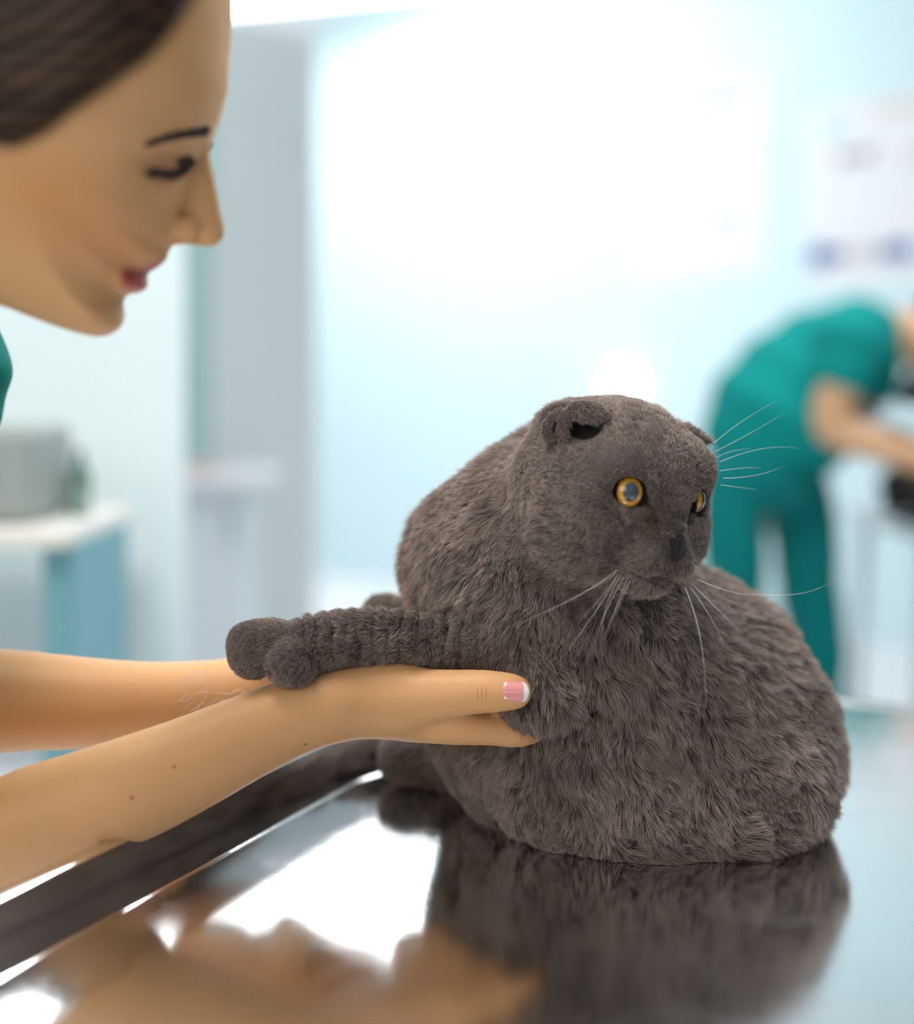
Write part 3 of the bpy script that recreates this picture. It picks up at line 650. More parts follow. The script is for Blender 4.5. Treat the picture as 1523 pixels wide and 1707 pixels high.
# the same distances, kept on a grid over the profile
gx = np.arange(-600, 460, 3.0); gy = np.arange(-480, 900, 3.0)
GX, GY = np.meshgrid(gx, gy, indexing='ij'); GD = poly_dist(GX, GY, prof)
def blur(A, n):
    for _ in range(n):
        A = 0.25*np.roll(A, 1, 0)+0.5*A+0.25*np.roll(A, -1, 0); A = 0.25*np.roll(A, 1, 1)+0.5*A+0.25*np.roll(A, -1, 1)
    return A
def width(x, y, d):
    """half width of the head in pixels, d pixels in from the profile line"""
    W = 205+0*x
    Fx = (x-30)*0.927+(y-100)*0.375; Ux = (x-30)*0.375-(y-100)*0.927      # along the face, along the crown
    jaw = np.clip((-Ux-60)/330, 0, 1); W = W-58*jaw
    neck = np.clip((-x-40+(y-450)*0.0)/80, 0, 1)*np.clip((y-330)/120, 0, 1); W = W*(1-neck)+165*neck
    D = 205+20*np.clip(-Ux/300, 0, 1)
    t = np.clip(d/D, 0, 1); w0 = W*(1-(1-t)**2.35)**(1/2.0)
    # the face, in places as they appear from the side: cheek, brow, socket, lids, lips, folds
    kk = YW/(YW-np.clip(w0, 0, 260)/K3); x = CX+(x-CX)*kk; y = HY+(y-HY)*kk
    w0 = w0+10*gauss(x, y, 215, 355, 50, 36, 35)+9*gauss(x, y, 120, 330, 70, 34, 10)
    w0 = w0-26*gauss(x, y, 312, 276, 30, 20, -8)-10*gauss(x, y, 250, 262, 26, 18)
    w0 = w0+14*gauss(x, y, 290, 281, 25, 12, 10)
    w0 = w0+9*gauss(x, y, 335, 222, 30, 11, -18)+5*gauss(x, y, 270, 240, 40, 10, -8)
    w0 = w0-6*gauss(x, y, 235, 165, 60, 45)-3*gauss(x, y, 110, 430, 60, 28, 15)
    w0 = w0+9*gauss(x, y, 224, 470, 20, 11, -10)+6*gauss(x, y, 246, 446, 22, 7, -30)
    w0 = w0-8*gauss(x, y, 212, 455, 22, 3.5, -12)-9*gauss(x, y, 190, 452, 8, 8)
    w0 = w0-7*gauss(x, y, 262, 420, 6, 26, 38)-6*gauss(x, y, 178, 470, 6, 22, 60)
    w0 = w0-7*gauss(x, y, 214, 500, 22, 7, 0)+6*gauss(x, y, 180, 535, 28, 20)
    return w0
GW = blur(width(GX, GY, np.maximum(GD, 0)), 2); GDb = blur(GD, 1)
def bil(G, x, y):
    fx = np.clip((x-gx[0])/3.0, 0, len(gx)-1.001); fy = np.clip((y-gy[0])/3.0, 0, len(gy)-1.001); i = fx.astype(int); j = fy.astype(int); u = fx-i; v = fy-j
    return G[i, j]*(1-u)*(1-v)+G[i+1, j]*u*(1-v)+G[i, j+1]*(1-u)*v+G[i+1, j+1]*u*v
def seen(Q):
    Yn = YW-np.abs(Q[:, 1]-YW); return CX+Q[:, 0]/Yn*F, HY+(CZ-Q[:, 2])/Yn*F
def wpix(Q):                                                             # straight-on side coordinates of the head, in pixels at its middle plane
    return CX+Q[:, 0]*K3, HY+(CZ-Q[:, 2])*K3
def hW(x, y, z=0.0): return np.array([(x-CX)/K3, YW+z/K3, CZ-(y-HY)/K3])
def w_head(Q):
    x, y = wpix(Q); d = bil(GDb, x, y); wd = bil(GW, x, y); lat = np.abs(Q[:, 1]-YW)*K3
    g = np.maximum((lat-wd)*0.55, -d)
    outside = np.maximum(-d, 0)
    f = np.where(d > 0, np.maximum((lat-wd)*0.55, -d*0.9), np.sqrt(outside**2+np.maximum(lat-wd, 0)**2))/K3
    s = lambda r: r/K3
    # nose
    n = cone(Q, hW(326, 226), hW(352, 368), s(16), s(18))
    n = smin(n, ell(Q, hW(349, 388), (s(24), s(23), s(22))), s(14))
    n = smin(n, cone(Q, hW(322, 300), hW(322, 372), s(22), s(24)), s(22))
    for sd in (-1, 1):
        n = smin(n, ell(Q, hW(313, 384, sd*31), (s(25), s(15), s(19))), s(9))
    n = smin(n, cone(Q, hW(345, 398), hW(300, 398), s(11), s(9)), s(10))
    for sd in (-1, 1):
        n = smax(n, -cone(Q, hW(322, 410, sd*15), hW(325, 392, sd*17), s(8), s(5)), s(4))
    f = smin(f, n, s(20))
    # ears
    for sd in (-1, 1):
        e = ell(Q, hW(-18, 190, sd*205), (s(42), s(22), s(78)), rotm('Y', -22)); f = smin(f, e, s(12))
    return f
def hand_near(Q):
    s = lambda p: pc(*p)
    # palm turned up, seen from the thumb side
    d = chain(Q, [(-330, 1010, 0.80, 125), (-210, 1400, 0.86, 100), (-60, 1410, 0.88, 84), (60, 1366, 0.885, 85), (200, 1322, 0.89, 84), (300, 1281, 0.90, 76), (400, 1234, 0.91, 67), (500, 1190, 0.92, 60), (570, 1172, 0.928, 58)], 0.01)
    d = smin(d, chain(Q, [(-210, 1500, 0.90, 80), (0, 1478, 0.905, 62), (120, 1430, 0.905, 40)]), 0.004)
    d = smin(d, pell(Q, 648, 1170, 0.955, 112, 58, 0.040, 4), 0.014)
    d = smin(d, pell(Q, 640, 1158, 0.935, 92, 58, 0.022, -2), 0.010)       # heel of the thumb
    return d
def digits_near(Q):
    d = chain(Q, [(650, 1160, 0.935, 52), (720, 1160, 0.925, 41), (775, 1154, 0.918, 33.5), (812, 1153, 0.915, 31), (845, 1153, 0.914, 26.5), (862, 1154, 0.914, 22)], 0.008)   # thumb
    for x, a in ((797, 1.0), (803, 0.8), (809, 0.9)):
        px, py = proj(Q); d = d+a*0.00035*np.exp(-((px-x-(py-1155)*0.04)/1.3)**2)
    idx = chain(Q, [(690, 1190, 0.945, 44), (755, 1205, 0.935, 34), (820, 1212, 0.94, 28), (868, 1222, 0.945, 21), (905, 1208, 0.965, 17), (925, 1185, 0.975, 15)], 0.006)
    rest = []
    for k, (dy, dY) in enumerate(((6, 0.022), (10, 0.044), (10, 0.064))):
        rest.append(chain(Q, [(690, 1185, 0.95+dY, 38), (770, 1198+dy, 0.945+dY, 24), (845, 1202+dy, 0.95+dY, 21), (900, 1196+dy, 0.962+dY, 18), (925-k*8, 1172+dy, 0.97+dY, 15)], 0.004))
    return d, idx, rest
def hand_far(Q):
    d = chain(Q, [(-300, 760, 1.08, 120), (-260, 1150, 0.99, 105), (-120, 1182, 0.99, 92), (0, 1168, 0.995, 82), (150, 1172, 1.00, 71), (260, 1168, 1.01, 60), (340, 1158, 1.02, 52), (390, 1154, 1.025, 48)], 0.01)
    d = smin(d, pell(Q, 450, 1132, 1.045, 85, 34, 0.036, 12), 0.012)
    dg = [chain(Q, [(400, 1135, 1.03, 36), (470, 1108, 1.015, 26), (530, 1095, 1.01, 21)], 0.005)]
    for k in range(4):
        Y = 1.022+0.019*k
        dg.append(chain(Q, [(480, 1125, Y, 26), (560, 1098, Y, 21), (625, 1082, Y, 18), (678+(-6*k), 1056, Y, 15), (686-6*k, 1040, Y, 13)], 0.004))
    for g in dg: d = smin(d, g, 0.004)
    return d
def torso(Q):
    d = pell(Q, -430, 900, 0.95, 250, 330, 0.11, -20)
    d = smin(d, cone(Q, P(-300, 760, 0.80), P(-250, 700, 1.06), 0.055, 0.055), 0.05)
    d = smin(d, pell(Q, -640, 1250, 0.98, 210, 330, 0.12), 0.05)
    return d
def woman(Q):
    d = w_head(Q); d = smin(d, torso(Q), 0.02)
    a = hand_near(Q); t, i, rs = digits_near(Q)
    a = smin(a, i, 0.006)
    for r in rs: a = smin(a, r, 0.004)
    a = smin(a, t, 0.0055)
    d = smin(d, a, 0.02); return smin(d, hand_far(Q), 0.015)
wv, wq = nets(woman, (-0.62, 0.60, 0.60), (0.09, 1.24, 1.55), 0.0019, slack=2.4)
hl = np.array([(500, -400), (372, -110), (345, -60), (318, -12), (285, 40), (238, 92), (180, 133), (120, 172), (70, 212), (20, 236), (-30, 232), (-60, 170), (-110, 230), (-150, 330), (-215, 420), (-600, 380), (-600, -400)], float)
poly_hl = blur(poly_dist(GX, GY, hl), 3)
me = mesh_np('woman_body', wv, wq)
x, y = seen(wv); near = (wv[:, 2] > 1.17) & (wv[:, 0] > -0.24)
lip = (np.clip(1.6*gauss(x, y, 222, 468, 17, 10.5, 35), 0, 1)+np.clip(1.3*gauss(x, y, 248, 450, 24, 5.5, -32), 0, 1))*near
lip = lip*np.clip((x-194)/8, 0, 1)
add_attr(me, 'lip', np.clip(lip, 0, 1))
add_attr(me, 'blush', np.clip(0.55*gauss(x, y, 150, 385, 105, 52, 28)+0.3*gauss(x, y, 50, 300, 60, 50), 0, 1)*near)
add_attr(me, 'scalp', np.clip((bil(poly_hl, x, y)+26)/30, 0, 1)*0.85*near)
add_attr(me, 'lid', np.clip(0.7*gauss(x, y, 283, 276, 34, 17, -5), 0, 1)*near)
m_skin = mat('warm_skin', (0.72, 0.395, 0.185), 0.45, noise=0.07, nscale=18, sss=0.25, bump=0.12, bscale=700, spec=0.3)
attr_mix(m_skin, 'blush', (0.60, 0.25, 0.08)); attr_mix(m_skin, 'lid', (0.42, 0.17, 0.09)); attr_mix(m_skin, 'scalp', (0.05, 0.022, 0.012)); attr_mix(m_skin, 'lip', (0.42, 0.075, 0.055))
spots(m_skin, [P(418, 1216, 0.885), P(462, 1248, 0.89), P(510, 1242, 0.90), P(198, 1222, 0.975), P(290, 1278, 0.87), P(220, 1330, 0.86)], (0.36, 0.12, 0.05), 0.0019)
for cx_, ln in ((796, 13), (803, 16), (810, 14)): fold_line(m_skin, P(cx_, 1156, 0.903), (0.0005, 0.02, ln*0.00038), (0.50, 0.17, 0.06), 0.75)
woman_o = empty('person', (-0.42, 0.95, 0.6), label='person in profile at left with dark hair, holding the grey cat\'s foreleg', cat='person')
link('body', me, m_skin, woman_o)

# hair swept back from the brow
HD = blur(poly_dist(GX, GY, hl), 3)
def hair_sdf(Q):
    x, y = wpix(Q); d = bil(GDb, x, y); wd = bil(GW, x, y); lat = np.abs(Q[:, 1]-YW)*K3
    o_ = 20
    st = 1.0*np.sin((y+x*0.30+0.0011*x*x)*0.16+lat*0.02)+1.2*np.sin((y+x*0.34)*0.43+1.0)
    f = np.where(d > -0, np.maximum((lat-wd)*0.55, -d*0.9), np.sqrt(np.maximum(-d, 0)**2+np.maximum(lat-wd, 0)**2))-o_*0.75+st*0.6
    xs, ys = seen(Q); f = smax(f, -bil(HD, xs, ys)*0.8, 12)
    f = f/K3
    return smin(f, ell(Q, hW(-330, 60), (0.05, 0.05, 0.045)), 0.02)
hv, hq = nets(hair_sdf, (-0.50, 0.66, 1.22), (-0.10, 0.94, 1.56), 0.0022, slack=2.4)
m_hair = bpy.data.materials.new('dark_brown_hair'); m_hair.use_nodes = True
nt = m_hair.node_tree; b = nt.nodes['Principled BSDF']; b.inputs['Roughness'].default_value = 0.5; b.inputs['Specular IOR Level'].default_value = 0.2
tc = nt.nodes.new('ShaderNodeTexCoord'); mp = nt.nodes.new('ShaderNodeMapping'); mp.inputs['Rotation'].default_value = (0, math.radians(-18), 0); mp.inputs['Scale'].default_value = (8, 90, 170)
nz = nt.nodes.new('ShaderNodeTexNoise'); nz.inputs['Scale'].default_value = 1.0; nz.inputs['Detail'].default_value = 5
cr = nt.nodes.new('ShaderNodeValToRGB'); cr.color_ramp.elements[0].position = 0.3; cr.color_ramp.elements[0].color = (0.012, 0.007, 0.005, 1); cr.color_ramp.elements[1].position = 0.75; cr.color_ramp.elements[1].color = (0.075, 0.036, 0.018, 1)
nt.links.new(tc.outputs['Object'], mp.inputs[0]); nt.links.new(mp.outputs[0], nz.inputs['Vector']); nt.links.new(nz.outputs['Fac'], cr.inputs[0]); nt.links.new(cr.outputs[0], b.inputs['Base Color'])
bp = nt.nodes.new('ShaderNodeBump'); bp.inputs['Strength'].default_value = 0.5; bp.inputs['Distance'].default_value = 0.002; nt.links.new(nz.outputs['Fac'], bp.inputs['Height']); nt.links.new(bp.outputs[0], b.inputs['Normal'])
link('hair', mesh_np('hair', hv, hq), m_hair, woman_o)

# brows and lashes follow the side of the face
m_brow = mat('dark_brow_hair', (0.045, 0.018, 0.010), 0.6)
def face_pt(tx, ty, sd, off=1.5):
    """the point of the skin seen at a picture place, mirrored for the far side"""
    Y = surfY(tx, ty, w_head, 0.66, YW+0.01, 240); p = P(tx, ty, Y); p[1] -= off/K3
    if sd > 0: p[1] = 2*YW-p[1]
    return p
for sd in (-1, 1):
    mb = MB()
    for i in range(240):
        t = random.random()*(1 if sd < 0 else 0.8)+(0 if sd < 0 else 0.2); x0 = 350-99*t; y0 = 219+22*t-4*math.sin(t*3.1)+random.uniform(-7.5, 7.5)*(1-0.75*t)
        a = face_pt(x0, y0, sd); bq = face_pt(x0-12, y0+1+random.uniform(-2, 2), sd, 3)
        mb.tube([a, (a+bq)/2+np.array([0, sd*0.0006, 0]), bq], [0.0008, 0.0007, 0.0001], 4)
    mb.build('eyebrow', m_brow, woman_o, smooth=True)
    mb = MB()
    for i in range(190):
        t = random.random(); row = i % 2
        x0 = 323-68*t; y0 = 266+13*math.sin(t*2.7)+9*t+row*3; l = (10+15*math.sin(min(1, t*1.3+0.1)*2.8))*random.uniform(0.7, 1)
        a = face_pt(x0, y0, sd, -1); tip = face_pt(x0+4-16*t, y0+l*0.8, sd, 12)
        mb.tube([a, (a+tip)/2+np.array([0, sd*0.0012, -0.0006]), tip], [0.0012, 0.0010, 0.0002], 4)
    for k in range(8):
        x0 = 322-k*3; a = face_pt(x0, 270+k, sd, -1); tip = face_pt(x0-6, 258+k, sd, 6); mb.tube([a, (a+tip)/2, tip], [0.0011, 0.0009, 0.0002], 4)
    mb.build('eyelashes', m_brow, woman_o, smooth=True)
# thumbnail, pink with a white edge
def nail():
    V = []; Fc = []; M = []; nu, nv = 15, 10
    for i in range(nu):
        s = i/(nu-1); xx = 838+44*s
        cyp = 1151+1.5*s; hh = 17.5-1.0*s; hh *= math.sqrt(max(0.02, 1-max(0, (s-0.72)/0.29)**2.2)) if s > 0.72 else (1 if s > 0.12 else math.sqrt(0.55+0.45*s/0.12))
        for j in range(nv):
            t = j/(nv-1)*2-1; yy = cyp+t*hh; V.append(P(xx, yy+1.5, 0.9008+0.0036*t*t+0.0012*s))
    for i in range(nu-1):
        for j in range(nv-1): Fc.append((i*nv+j, i*nv+j+1, (i+1)*nv+j+1, (i+1)*nv+j)); M.append(1 if i >= 11 or (i >= 10 and j in (0, 8)) else 0)
    return V, Fc, M
V, Fc, M = nail(); me = bpy.data.meshes.new('fingernail'); me.from_pydata([tuple(v) for v in V], [], Fc); me.update()
m_pink = mat('pink_nail_polish', (0.90, 0.36, 0.36), 0.12, coat=0.6); m_tip = mat('white_nail_tip', (0.9, 0.88, 0.88), 0.15, coat=0.6)
no = link('fingernail', me, [m_pink, m_tip], woman_o); me.polygons.foreach_set('material_index', M)
sm = no.modifiers.new('solid', 'SOLIDIFY'); sm.thickness = 0.0011; sm.offset = 0
sb = no.modifiers.new('sub', 'SUBSURF'); sb.levels = 1; sb.render_levels = 2
# green scrub top
def scrub_sdf(Q):
    d = torso(Q)-0.008
    d = smin(d, chain(Q, [(-250, 700, 1.06, 150), (-118, 610, 0.99, 124), (-175, 760, 1.0, 130)], 0.02), 0.03)
    d = smin(d, cone(Q, P(-300, 760, 0.80), P(-310, 960, 0.80), 0.066, 0.060), 0.02)
    d = smin(d, cone(Q, P(-300, 760, 1.08), P(-280, 960, 1.06), 0.068, 0.062), 0.02)
    d = smax(d, -(cone(Q, P(-200, 400, 0.82), P(-330, 660, 0.88), 0.062, 0.066)), 0.006)
    d = d+0.0022*np.sin(Q[:, 0]*70+Q[:, 2]*150)*np.sin(Q[:, 1]*40)
    return d
sv, sq = nets(scrub_sdf, (-0.70, 0.62, 0.45), (-0.2, 1.25, 1.42), 0.004, slack=2.4)
m_scrub = mat('green_scrub_cloth', (0.0, 0.20, 0.175), 0.8, noise=0.10, nscale=30, bump=0.2, bscale=500, spec=0.2)
link('scrub_top', mesh_np('scrub_top', sv, sq), m_scrub, woman_o)

# loose cat hairs stuck to the far wrist
lf = []
for i in range(46):
    a = np.array([random.uniform(305, 415), random.uniform(1105, 1180)]); b_ = a+np.array([random.uniform(-30, 8), random.uniform(-2, 26)]); m_ = (a+b_)/2+np.array([random.uniform(-10, 10), random.uniform(-10, 10)])
    Y = 0.985; lf.append([P(*(a*(1-t)**2+m_*2*t*(1-t)+b_*t*t), Y) for t in np.linspace(0, 1, 6)])
lf = np.array(lf); hair_object('loose_fur', lf, np.full(lf.shape[:2], 0.00010), m_whisk, woman_o, label='fine loose pale cat hairs on the wrist')

# ------------------------------------------------------------------ the second person, bending over another table
YB = 3.43
def bchain(Q, pts, k=0.02): return chain(Q, [(x, y, Y, r) for x, y, Y, r in pts], k)
def b_skin(Q):
    d = bchain(Q, [(1440, 575, 3.26, 42), (1405, 640, 3.25, 36), (1385, 708, 3.25, 31), (1450, 738, 3.22, 27), (1530, 765, 3.2, 21), (1570, 780, 3.2, 18)])
    d = smin(d, bchain(Q, [(1450, 575, 3.60, 42), (1440, 700, 3.62, 30), (1530, 750, 3.5, 22), (1590, 790, 3.45, 18)]), 0.01)
    for cx_, Y in ((1570, 3.2), (1590, 3.45)):
        d = smin(d, pell(Q, cx_+22, 785, Y, 26, 14, 0.035), 0.01)
        for k in range(4): d = smin(d, bchain(Q, [(cx_+36, 784, Y-0.03+0.02*k, 6.5), (cx_+58, 792, Y-0.03+0.02*k, 6), (cx_+70, 804, Y-0.03+0.02*k, 5)]), 0.004)
        d = smin(d, bchain(Q, [(cx_+10, 780, Y-0.04, 8), (cx_+34, 794, Y-0.06, 6)]), 0.004)
    d = smin(d, bchain(Q, [(1470, 560, YB, 42), (1525, 560, YB, 40)]), 0.02)
    d = smin(d, pell(Q, 1572, 580, YB, 62, 78, 0.075, -50), 0.02)
    d = smin(d, pell(Q, 1618, 628, YB, 10, 12, 0.014, -50), 0.01)
    d = smin(d, pell(Q, 1280, 780, YB, 70, 60, 0.12), 0.03)
    d = smin(d, bchain(Q, [(1280, 760, YB, 60), (1340, 650, YB, 70), (1460, 570, YB, 55)]), 0.03)
    for pts in ([(1240, 820, 3.36, 45), (1222, 1100, 3.36, 34), (1215, 1440, 3.36, 22), (1250, 1472, 3.33, 18)], [(1320, 820, 3.50, 45), (1360, 1100, 3.5, 34), (1372, 1420, 3.5, 22), (1410, 1455, 3.47, 18)]):
        d = smin(d, bchain(Q, pts), 0.02)
    return d
def b_top(Q):
    d = pell(Q, 1300, 700, YB, 120, 118, 0.185, 40)
    d = smin(d, bchain(Q, [(1270, 740, YB, 92), (1330, 635, YB, 98), (1425, 580, YB, 84)]), 0.05)
    d = smin(d, bchain(Q, [(1420, 575, 3.27, 62), (1415, 612, 3.25, 52)]), 0.03)
    d = smin(d, bchain(Q, [(1440, 575, 3.60, 62), (1450, 640, 3.61, 48)]), 0.03)
    d = smin(d, bchain(Q, [(1460, 600, YB, 62), (1480, 650, YB, 30)]), 0.03)
    d = smax(d, (P(0, 0, YB)[2]*0+Q[:, 2])*0+(Q[:, 0]-X_(1492, YB)), 0.02)
    return d+0.004*np.sin(Q[:, 0]*30+Q[:, 2]*45)
def b_legs(Q):
    d = pell(Q, 1270, 785, YB, 98, 72, 0.165)
    d = smin(d, bchain(Q, [(1228, 800, 3.36, 58), (1222, 930, 3.36, 52), (1224, 1180, 3.36, 42), (1222, 1440, 3.36, 36)]), 0.03)
    d = smin(d, bchain(Q, [(1318, 800, 3.50, 60), (1345, 930, 3.50, 52), (1366, 1180, 3.5, 44), (1372, 1420, 3.5, 36)]), 0.03)
    return d+0.004*np.sin(Q[:, 2]*22+Q[:, 0]*18)
bp_ = empty('person', (0.75, YB, 0), label='blurred person in green scrubs bending over the background table at right', cat='person')
def add_nets(name, fn, lo, hi, h, m, parent, slack=2.4, **k):
    v, q = nets(fn, lo, hi, h, slack=slack); return link(name, mesh_np(name, v, q), m, parent, **k)
m_skin2 = mat('tan_skin', (0.62, 0.36, 0.20), 0.5, noise=0.05, sss=0.1)
m_scrub2 = mat('teal_scrub_cloth', (0.0, 0.235, 0.225), 0.85, noise=0.1, nscale=8, spec=0.2)
m_scrub3 = mat('teal_trouser_cloth', (0.0, 0.165, 0.165), 0.85, noise=0.1, nscale=8, spec=0.2)
add_nets('body', b_skin, (0.5, 3.05, 0.02), (1.4, 3.8, 1.6), 0.010, m_skin2, bp_)
add_nets('scrub_top', b_top, (0.5, 3.05, 0.8), (1.2, 3.85, 1.6), 0.012, m_scrub2, bp_)
add_nets('trousers', b_legs, (0.45, 3.1, 0.02), (1.1, 3.8, 1.25), 0.012, m_scrub3, bp_)
def b_hair(Q):
    d = pell(Q, 1598, 556, YB, 66, 84, 0.09, -50)
    d = smax(d, cone(Q, P(1600, 640, YB), P(1520, 640, YB), 0.09, 0.03)*-1, 0.01)
    return smin(d, bchain(Q, [(1580, 600, YB, 45), (1548, 630, YB, 30), (1515, 660, YB, 20)]), 0.02)
add_nets('hair', b_hair, (1.0, 3.25, 1.05), (1.35, 3.6, 1.5), 0.010, mat('dark_hair', (0.015, 0.02, 0.03), 0.5), bp_)
m_shoe = mat('white_shoe', (0.75, 0.75, 0.76), 0.5)
for sx, sy in ((0.66, 3.36), (0.88, 3.5)):
    add_nets('shoe', lambda Q, sx=sx, sy=sy: smax(smin(ell(Q, (sx+0.05, sy, 0.03), (0.13, 0.045, 0.045)), ell(Q, (sx, sy, 0.06), (0.07, 0.042, 0.05)), 0.02), 0.004-Q[:, 2], 0.004), (sx-0.15, sy-0.08, -0.01), (sx+0.22, sy+0.08, 0.15), 0.008, m_shoe, bp_)

# the table it works on, and the dark animal lying there
t2 = empty('examination_table', (1.35, 3.45, 0), label='steel examination table in the background at the right edge, beside the bending person', cat='table')
m_steel2 = mat('grey_steel', (0.55, 0.58, 0.60), 0.35, metal=0.8)
tx0 = X_(1474, 3.4)
mb = MB(); mb.box((tx0+0.55, 3.45, 0.885), (1.1, 0.56, 0.03)); mb.build('tabletop', m_steel2, t2, bevel=0.006)
for ox, oy, s in ((0.04, -0.24, -1), (0.04, 0.24, 1), (1.06, -0.24, -1), (1.06, 0.24, 1)):
    mb = MB(); sx = -0.045 if ox < 0.5 else 0.045; mb.tube([(tx0+ox, 3.45+oy, 0.872), (tx0+ox+sx, 3.45+oy*1.05, 0.0)], 0.014, 12); mb.build('leg', m_steel2, t2, smooth=True)
def pet(Q):
    z = 0.902; x0 = tx0-0.02
    d = ell(Q, (x0+0.27, 3.42, z+0.075), (0.26, 0.12, 0.085)); d = smin(d, ell(Q, (x0+0.56, 3.38, z+0.11), (0.075, 0.06, 0.06)), 0.04)
    d = smin(d, ell(Q, (x0+0.62, 3.37, z+0.095), (0.045, 0.03, 0.028)), 0.02)
    for sy in (3.345, 3.415): d = smin(d, cone(Q, (x0+0.545, sy, z+0.15), (x0+0.53, sy, z+0.195), 0.022, 0.005), 0.01)
    for sy in (3.32, 3.48): d = smin(d, cone(Q, (x0+0.40, sy, z+0.04), (x0+0.60, sy-0.02, z+0.022), 0.035, 0.022), 0.02)
    for sy in (3.30, 3.52): d = smin(d, cone(Q, (x0+0.10, sy, z+0.05), (x0+0.20, sy, z+0.022), 0.05, 0.022), 0.02)
    d = smin(d, cone(Q, (x0+0.05, 3.46, z+0.03), (x0+0.12, 3.60, z+0.025), 0.024, 0.015), 0.01)
    return smax(d, z-Q[:, 2], 0.004)
add_nets('animal', pet, (tx0-0.05, 3.2, 0.88), (tx0+0.75, 3.68, 1.14), 0.008, mat('black_brown_fur', (0.02, 0.014, 0.012), 0.9, noise=0.4, nscale=50), None,
         label='dark furry animal lying on the background table under the bending person\'s hands', cat='animal')
add_nets('towel', lambda Q: smax(ell(Q, (X_(1452, 3.3), 3.32, 1.125), (0.05, 0.05, 0.022)), -ell(Q, (X_(1452, 3.3), 3.32, 1.16), (0.04, 0.06, 0.02)), 0.01), (0.85, 3.2, 1.06), (1.05, 3.45, 1.2), 0.005,
         mat('pale_blue_cloth', (0.55, 0.62, 0.75), 0.8), None, label='small pale blue cloth held in the bent arms of the person in scrubs', cat='cloth')

# ------------------------------------------------------------------ posters on the back wall
wd_ = (Vector(WB)-Vector(WA)).normalized(); wn_ = Vector((wd_.y, -wd_.x))
def wall_at(px, py):
    # where the sight line of a pixel meets the back wall
    a = Vector(WA); dx = (px-CX)/F; # x = dx*Y ; (x-ax, y-ay) x wd = 0
    Y = (a.x*wd_.y-a.y*wd_.x)/(dx*wd_.y-wd_.x); return Vector((dx*Y, Y, CZ-(py-HY)/F*Y))
m_paper = mat('white_paper', (0.88, 0.88, 0.91), 0.6)
m_red = mat('print_red', (0.75, 0.25, 0.30), 0.6); m_lil = mat('print_lilac', (0.62, 0.55, 0.80), 0.6); m_tq = mat('print_turquoise', (0.45, 0.80, 0.88), 0.6)
m_beige = mat('print_beige', (0.75, 0.70, 0.64), 0.6); m_navy = mat('print_blue', (0.02, 0.12, 0.38), 0.6); m_grey = mat('print_grey_brown', (0.33, 0.30, 0.28), 0.6); m_lb = mat('print_light_blue', (0.60, 0.82, 0.94), 0.6)
def poster(x0, y0, x1, y1, marks, label):
    c = wall_at((x0+x1)/2, (y0+y1)/2); k = c.y/F; W = abs((wall_at(x1, y0)-wall_at(x0, y0)).length); H = (y1-y0)*k
    ms = [m_paper]; mb = MB(); t = Vector((wd_.x, wd_.y, 0)); up = Vector((0, 0, 1)); nn = Vector((wn_.x, wn_.y, 0)); c = Vector(c)+nn*0.004
    def quad(u0, v0, u1, v1, off, mi, shape=None):
        if shape is None: pts = [(u0, v0), (u1, v0), (u1, v1), (u0, v1)]
        else: pts = [((u0+u1)/2+(u1-u0)/2*a, (v0+v1)/2+(v1-v0)/2*b_) for a, b_ in shape]
        n = len(pts); v = [c+t*((u-0.5)*W)+up*((0.5-v_)*H)+nn*off for u, v_ in pts]; v2 = [q-nn*0.0008 for q in v]
        mb.add(v+v2, [tuple(range(n)), tuple(range(n, 2*n))[::-1]]+[(i, i+n, (i+1) % n+n, (i+1) % n) for i in range(n)], mi)
    quad(0, 0, 1, 1, 0, 0)
    circ = [(math.cos(a), math.sin(a)) for a in np.linspace(0, 2*math.pi, 14)[:-1]]
    dog = [(-1, -.2), (-.8, -.6), (-.55, -.35), (.5, -.4), (.75, -.9), (1, -.6), (.9, -.1), (.7, .2), (.62, 1), (.42, 1), (.4, .3), (-.5, .3), (-.6, 1), (-.8, 1), (-.75, .1)]
    for i, (u0, v0, u1, v1, m, sh) in enumerate(marks):
        if m not in ms: ms.append(m)
        quad(*((a-b_)/d_ for a, b_, d_ in ((u0, x0, x1-x0), (v0, y0, y1-y0), (u1, x0, x1-x0), (v1, y0, y1-y0))), 0.002+0.0004*i, ms.index(m), {'c': circ, 'd': dog, None: None}[sh])
    return mb.build('poster', ms, label=label, cat='poster', group='posters on the back wall')
poster(712, 150, 890, 430, [(735, 165, 860, 180, m_lil, None), (812, 250, 834, 282, m_red, 'c'), (760, 235, 790, 262, m_beige, 'c'), (735, 345, 752, 380, m_lil, 'c'), (755, 345, 772, 385, m_red, 'c'), (812, 350, 834, 382, m_red, 'c'), (780, 350, 800, 378, m_lil, 'c')],
       'white wall poster with small red and lilac anatomy drawings, leftmost of the three')
poster(1055, 145, 1270, 460, [(1075, 163, 1240, 184, m_tq, None), (1105, 280, 1190, 318, m_beige, 'd'), (1190, 355, 1230, 385, m_lb, 'c')],
       'white wall poster with a turquoise title bar, middle of the three')
poster(1345, 165, 1560, 470, [(1368, 190, 1415, 222, m_lb, None), (1460, 178, 1545, 196, m_beige, None), (1390, 240, 1460, 275, m_grey, 'd'), (1505, 240, 1550, 290, m_beige, 'd'), (1345, 402, 1390, 440, m_navy, 'c'), (1375, 411, 1505, 431, m_navy, None), (1405, 413, 1465, 429, m_beige, None), (1485, 404, 1522, 438, m_navy, 'c')],
       'white wall poster with a blue bar along its bottom, rightmost of the three')
cl_ = empty('ceiling_light', (-1.2, 7.95, ZC), label='large bright ceiling light panel whose reflection shines on the steel table', cat='lamp')
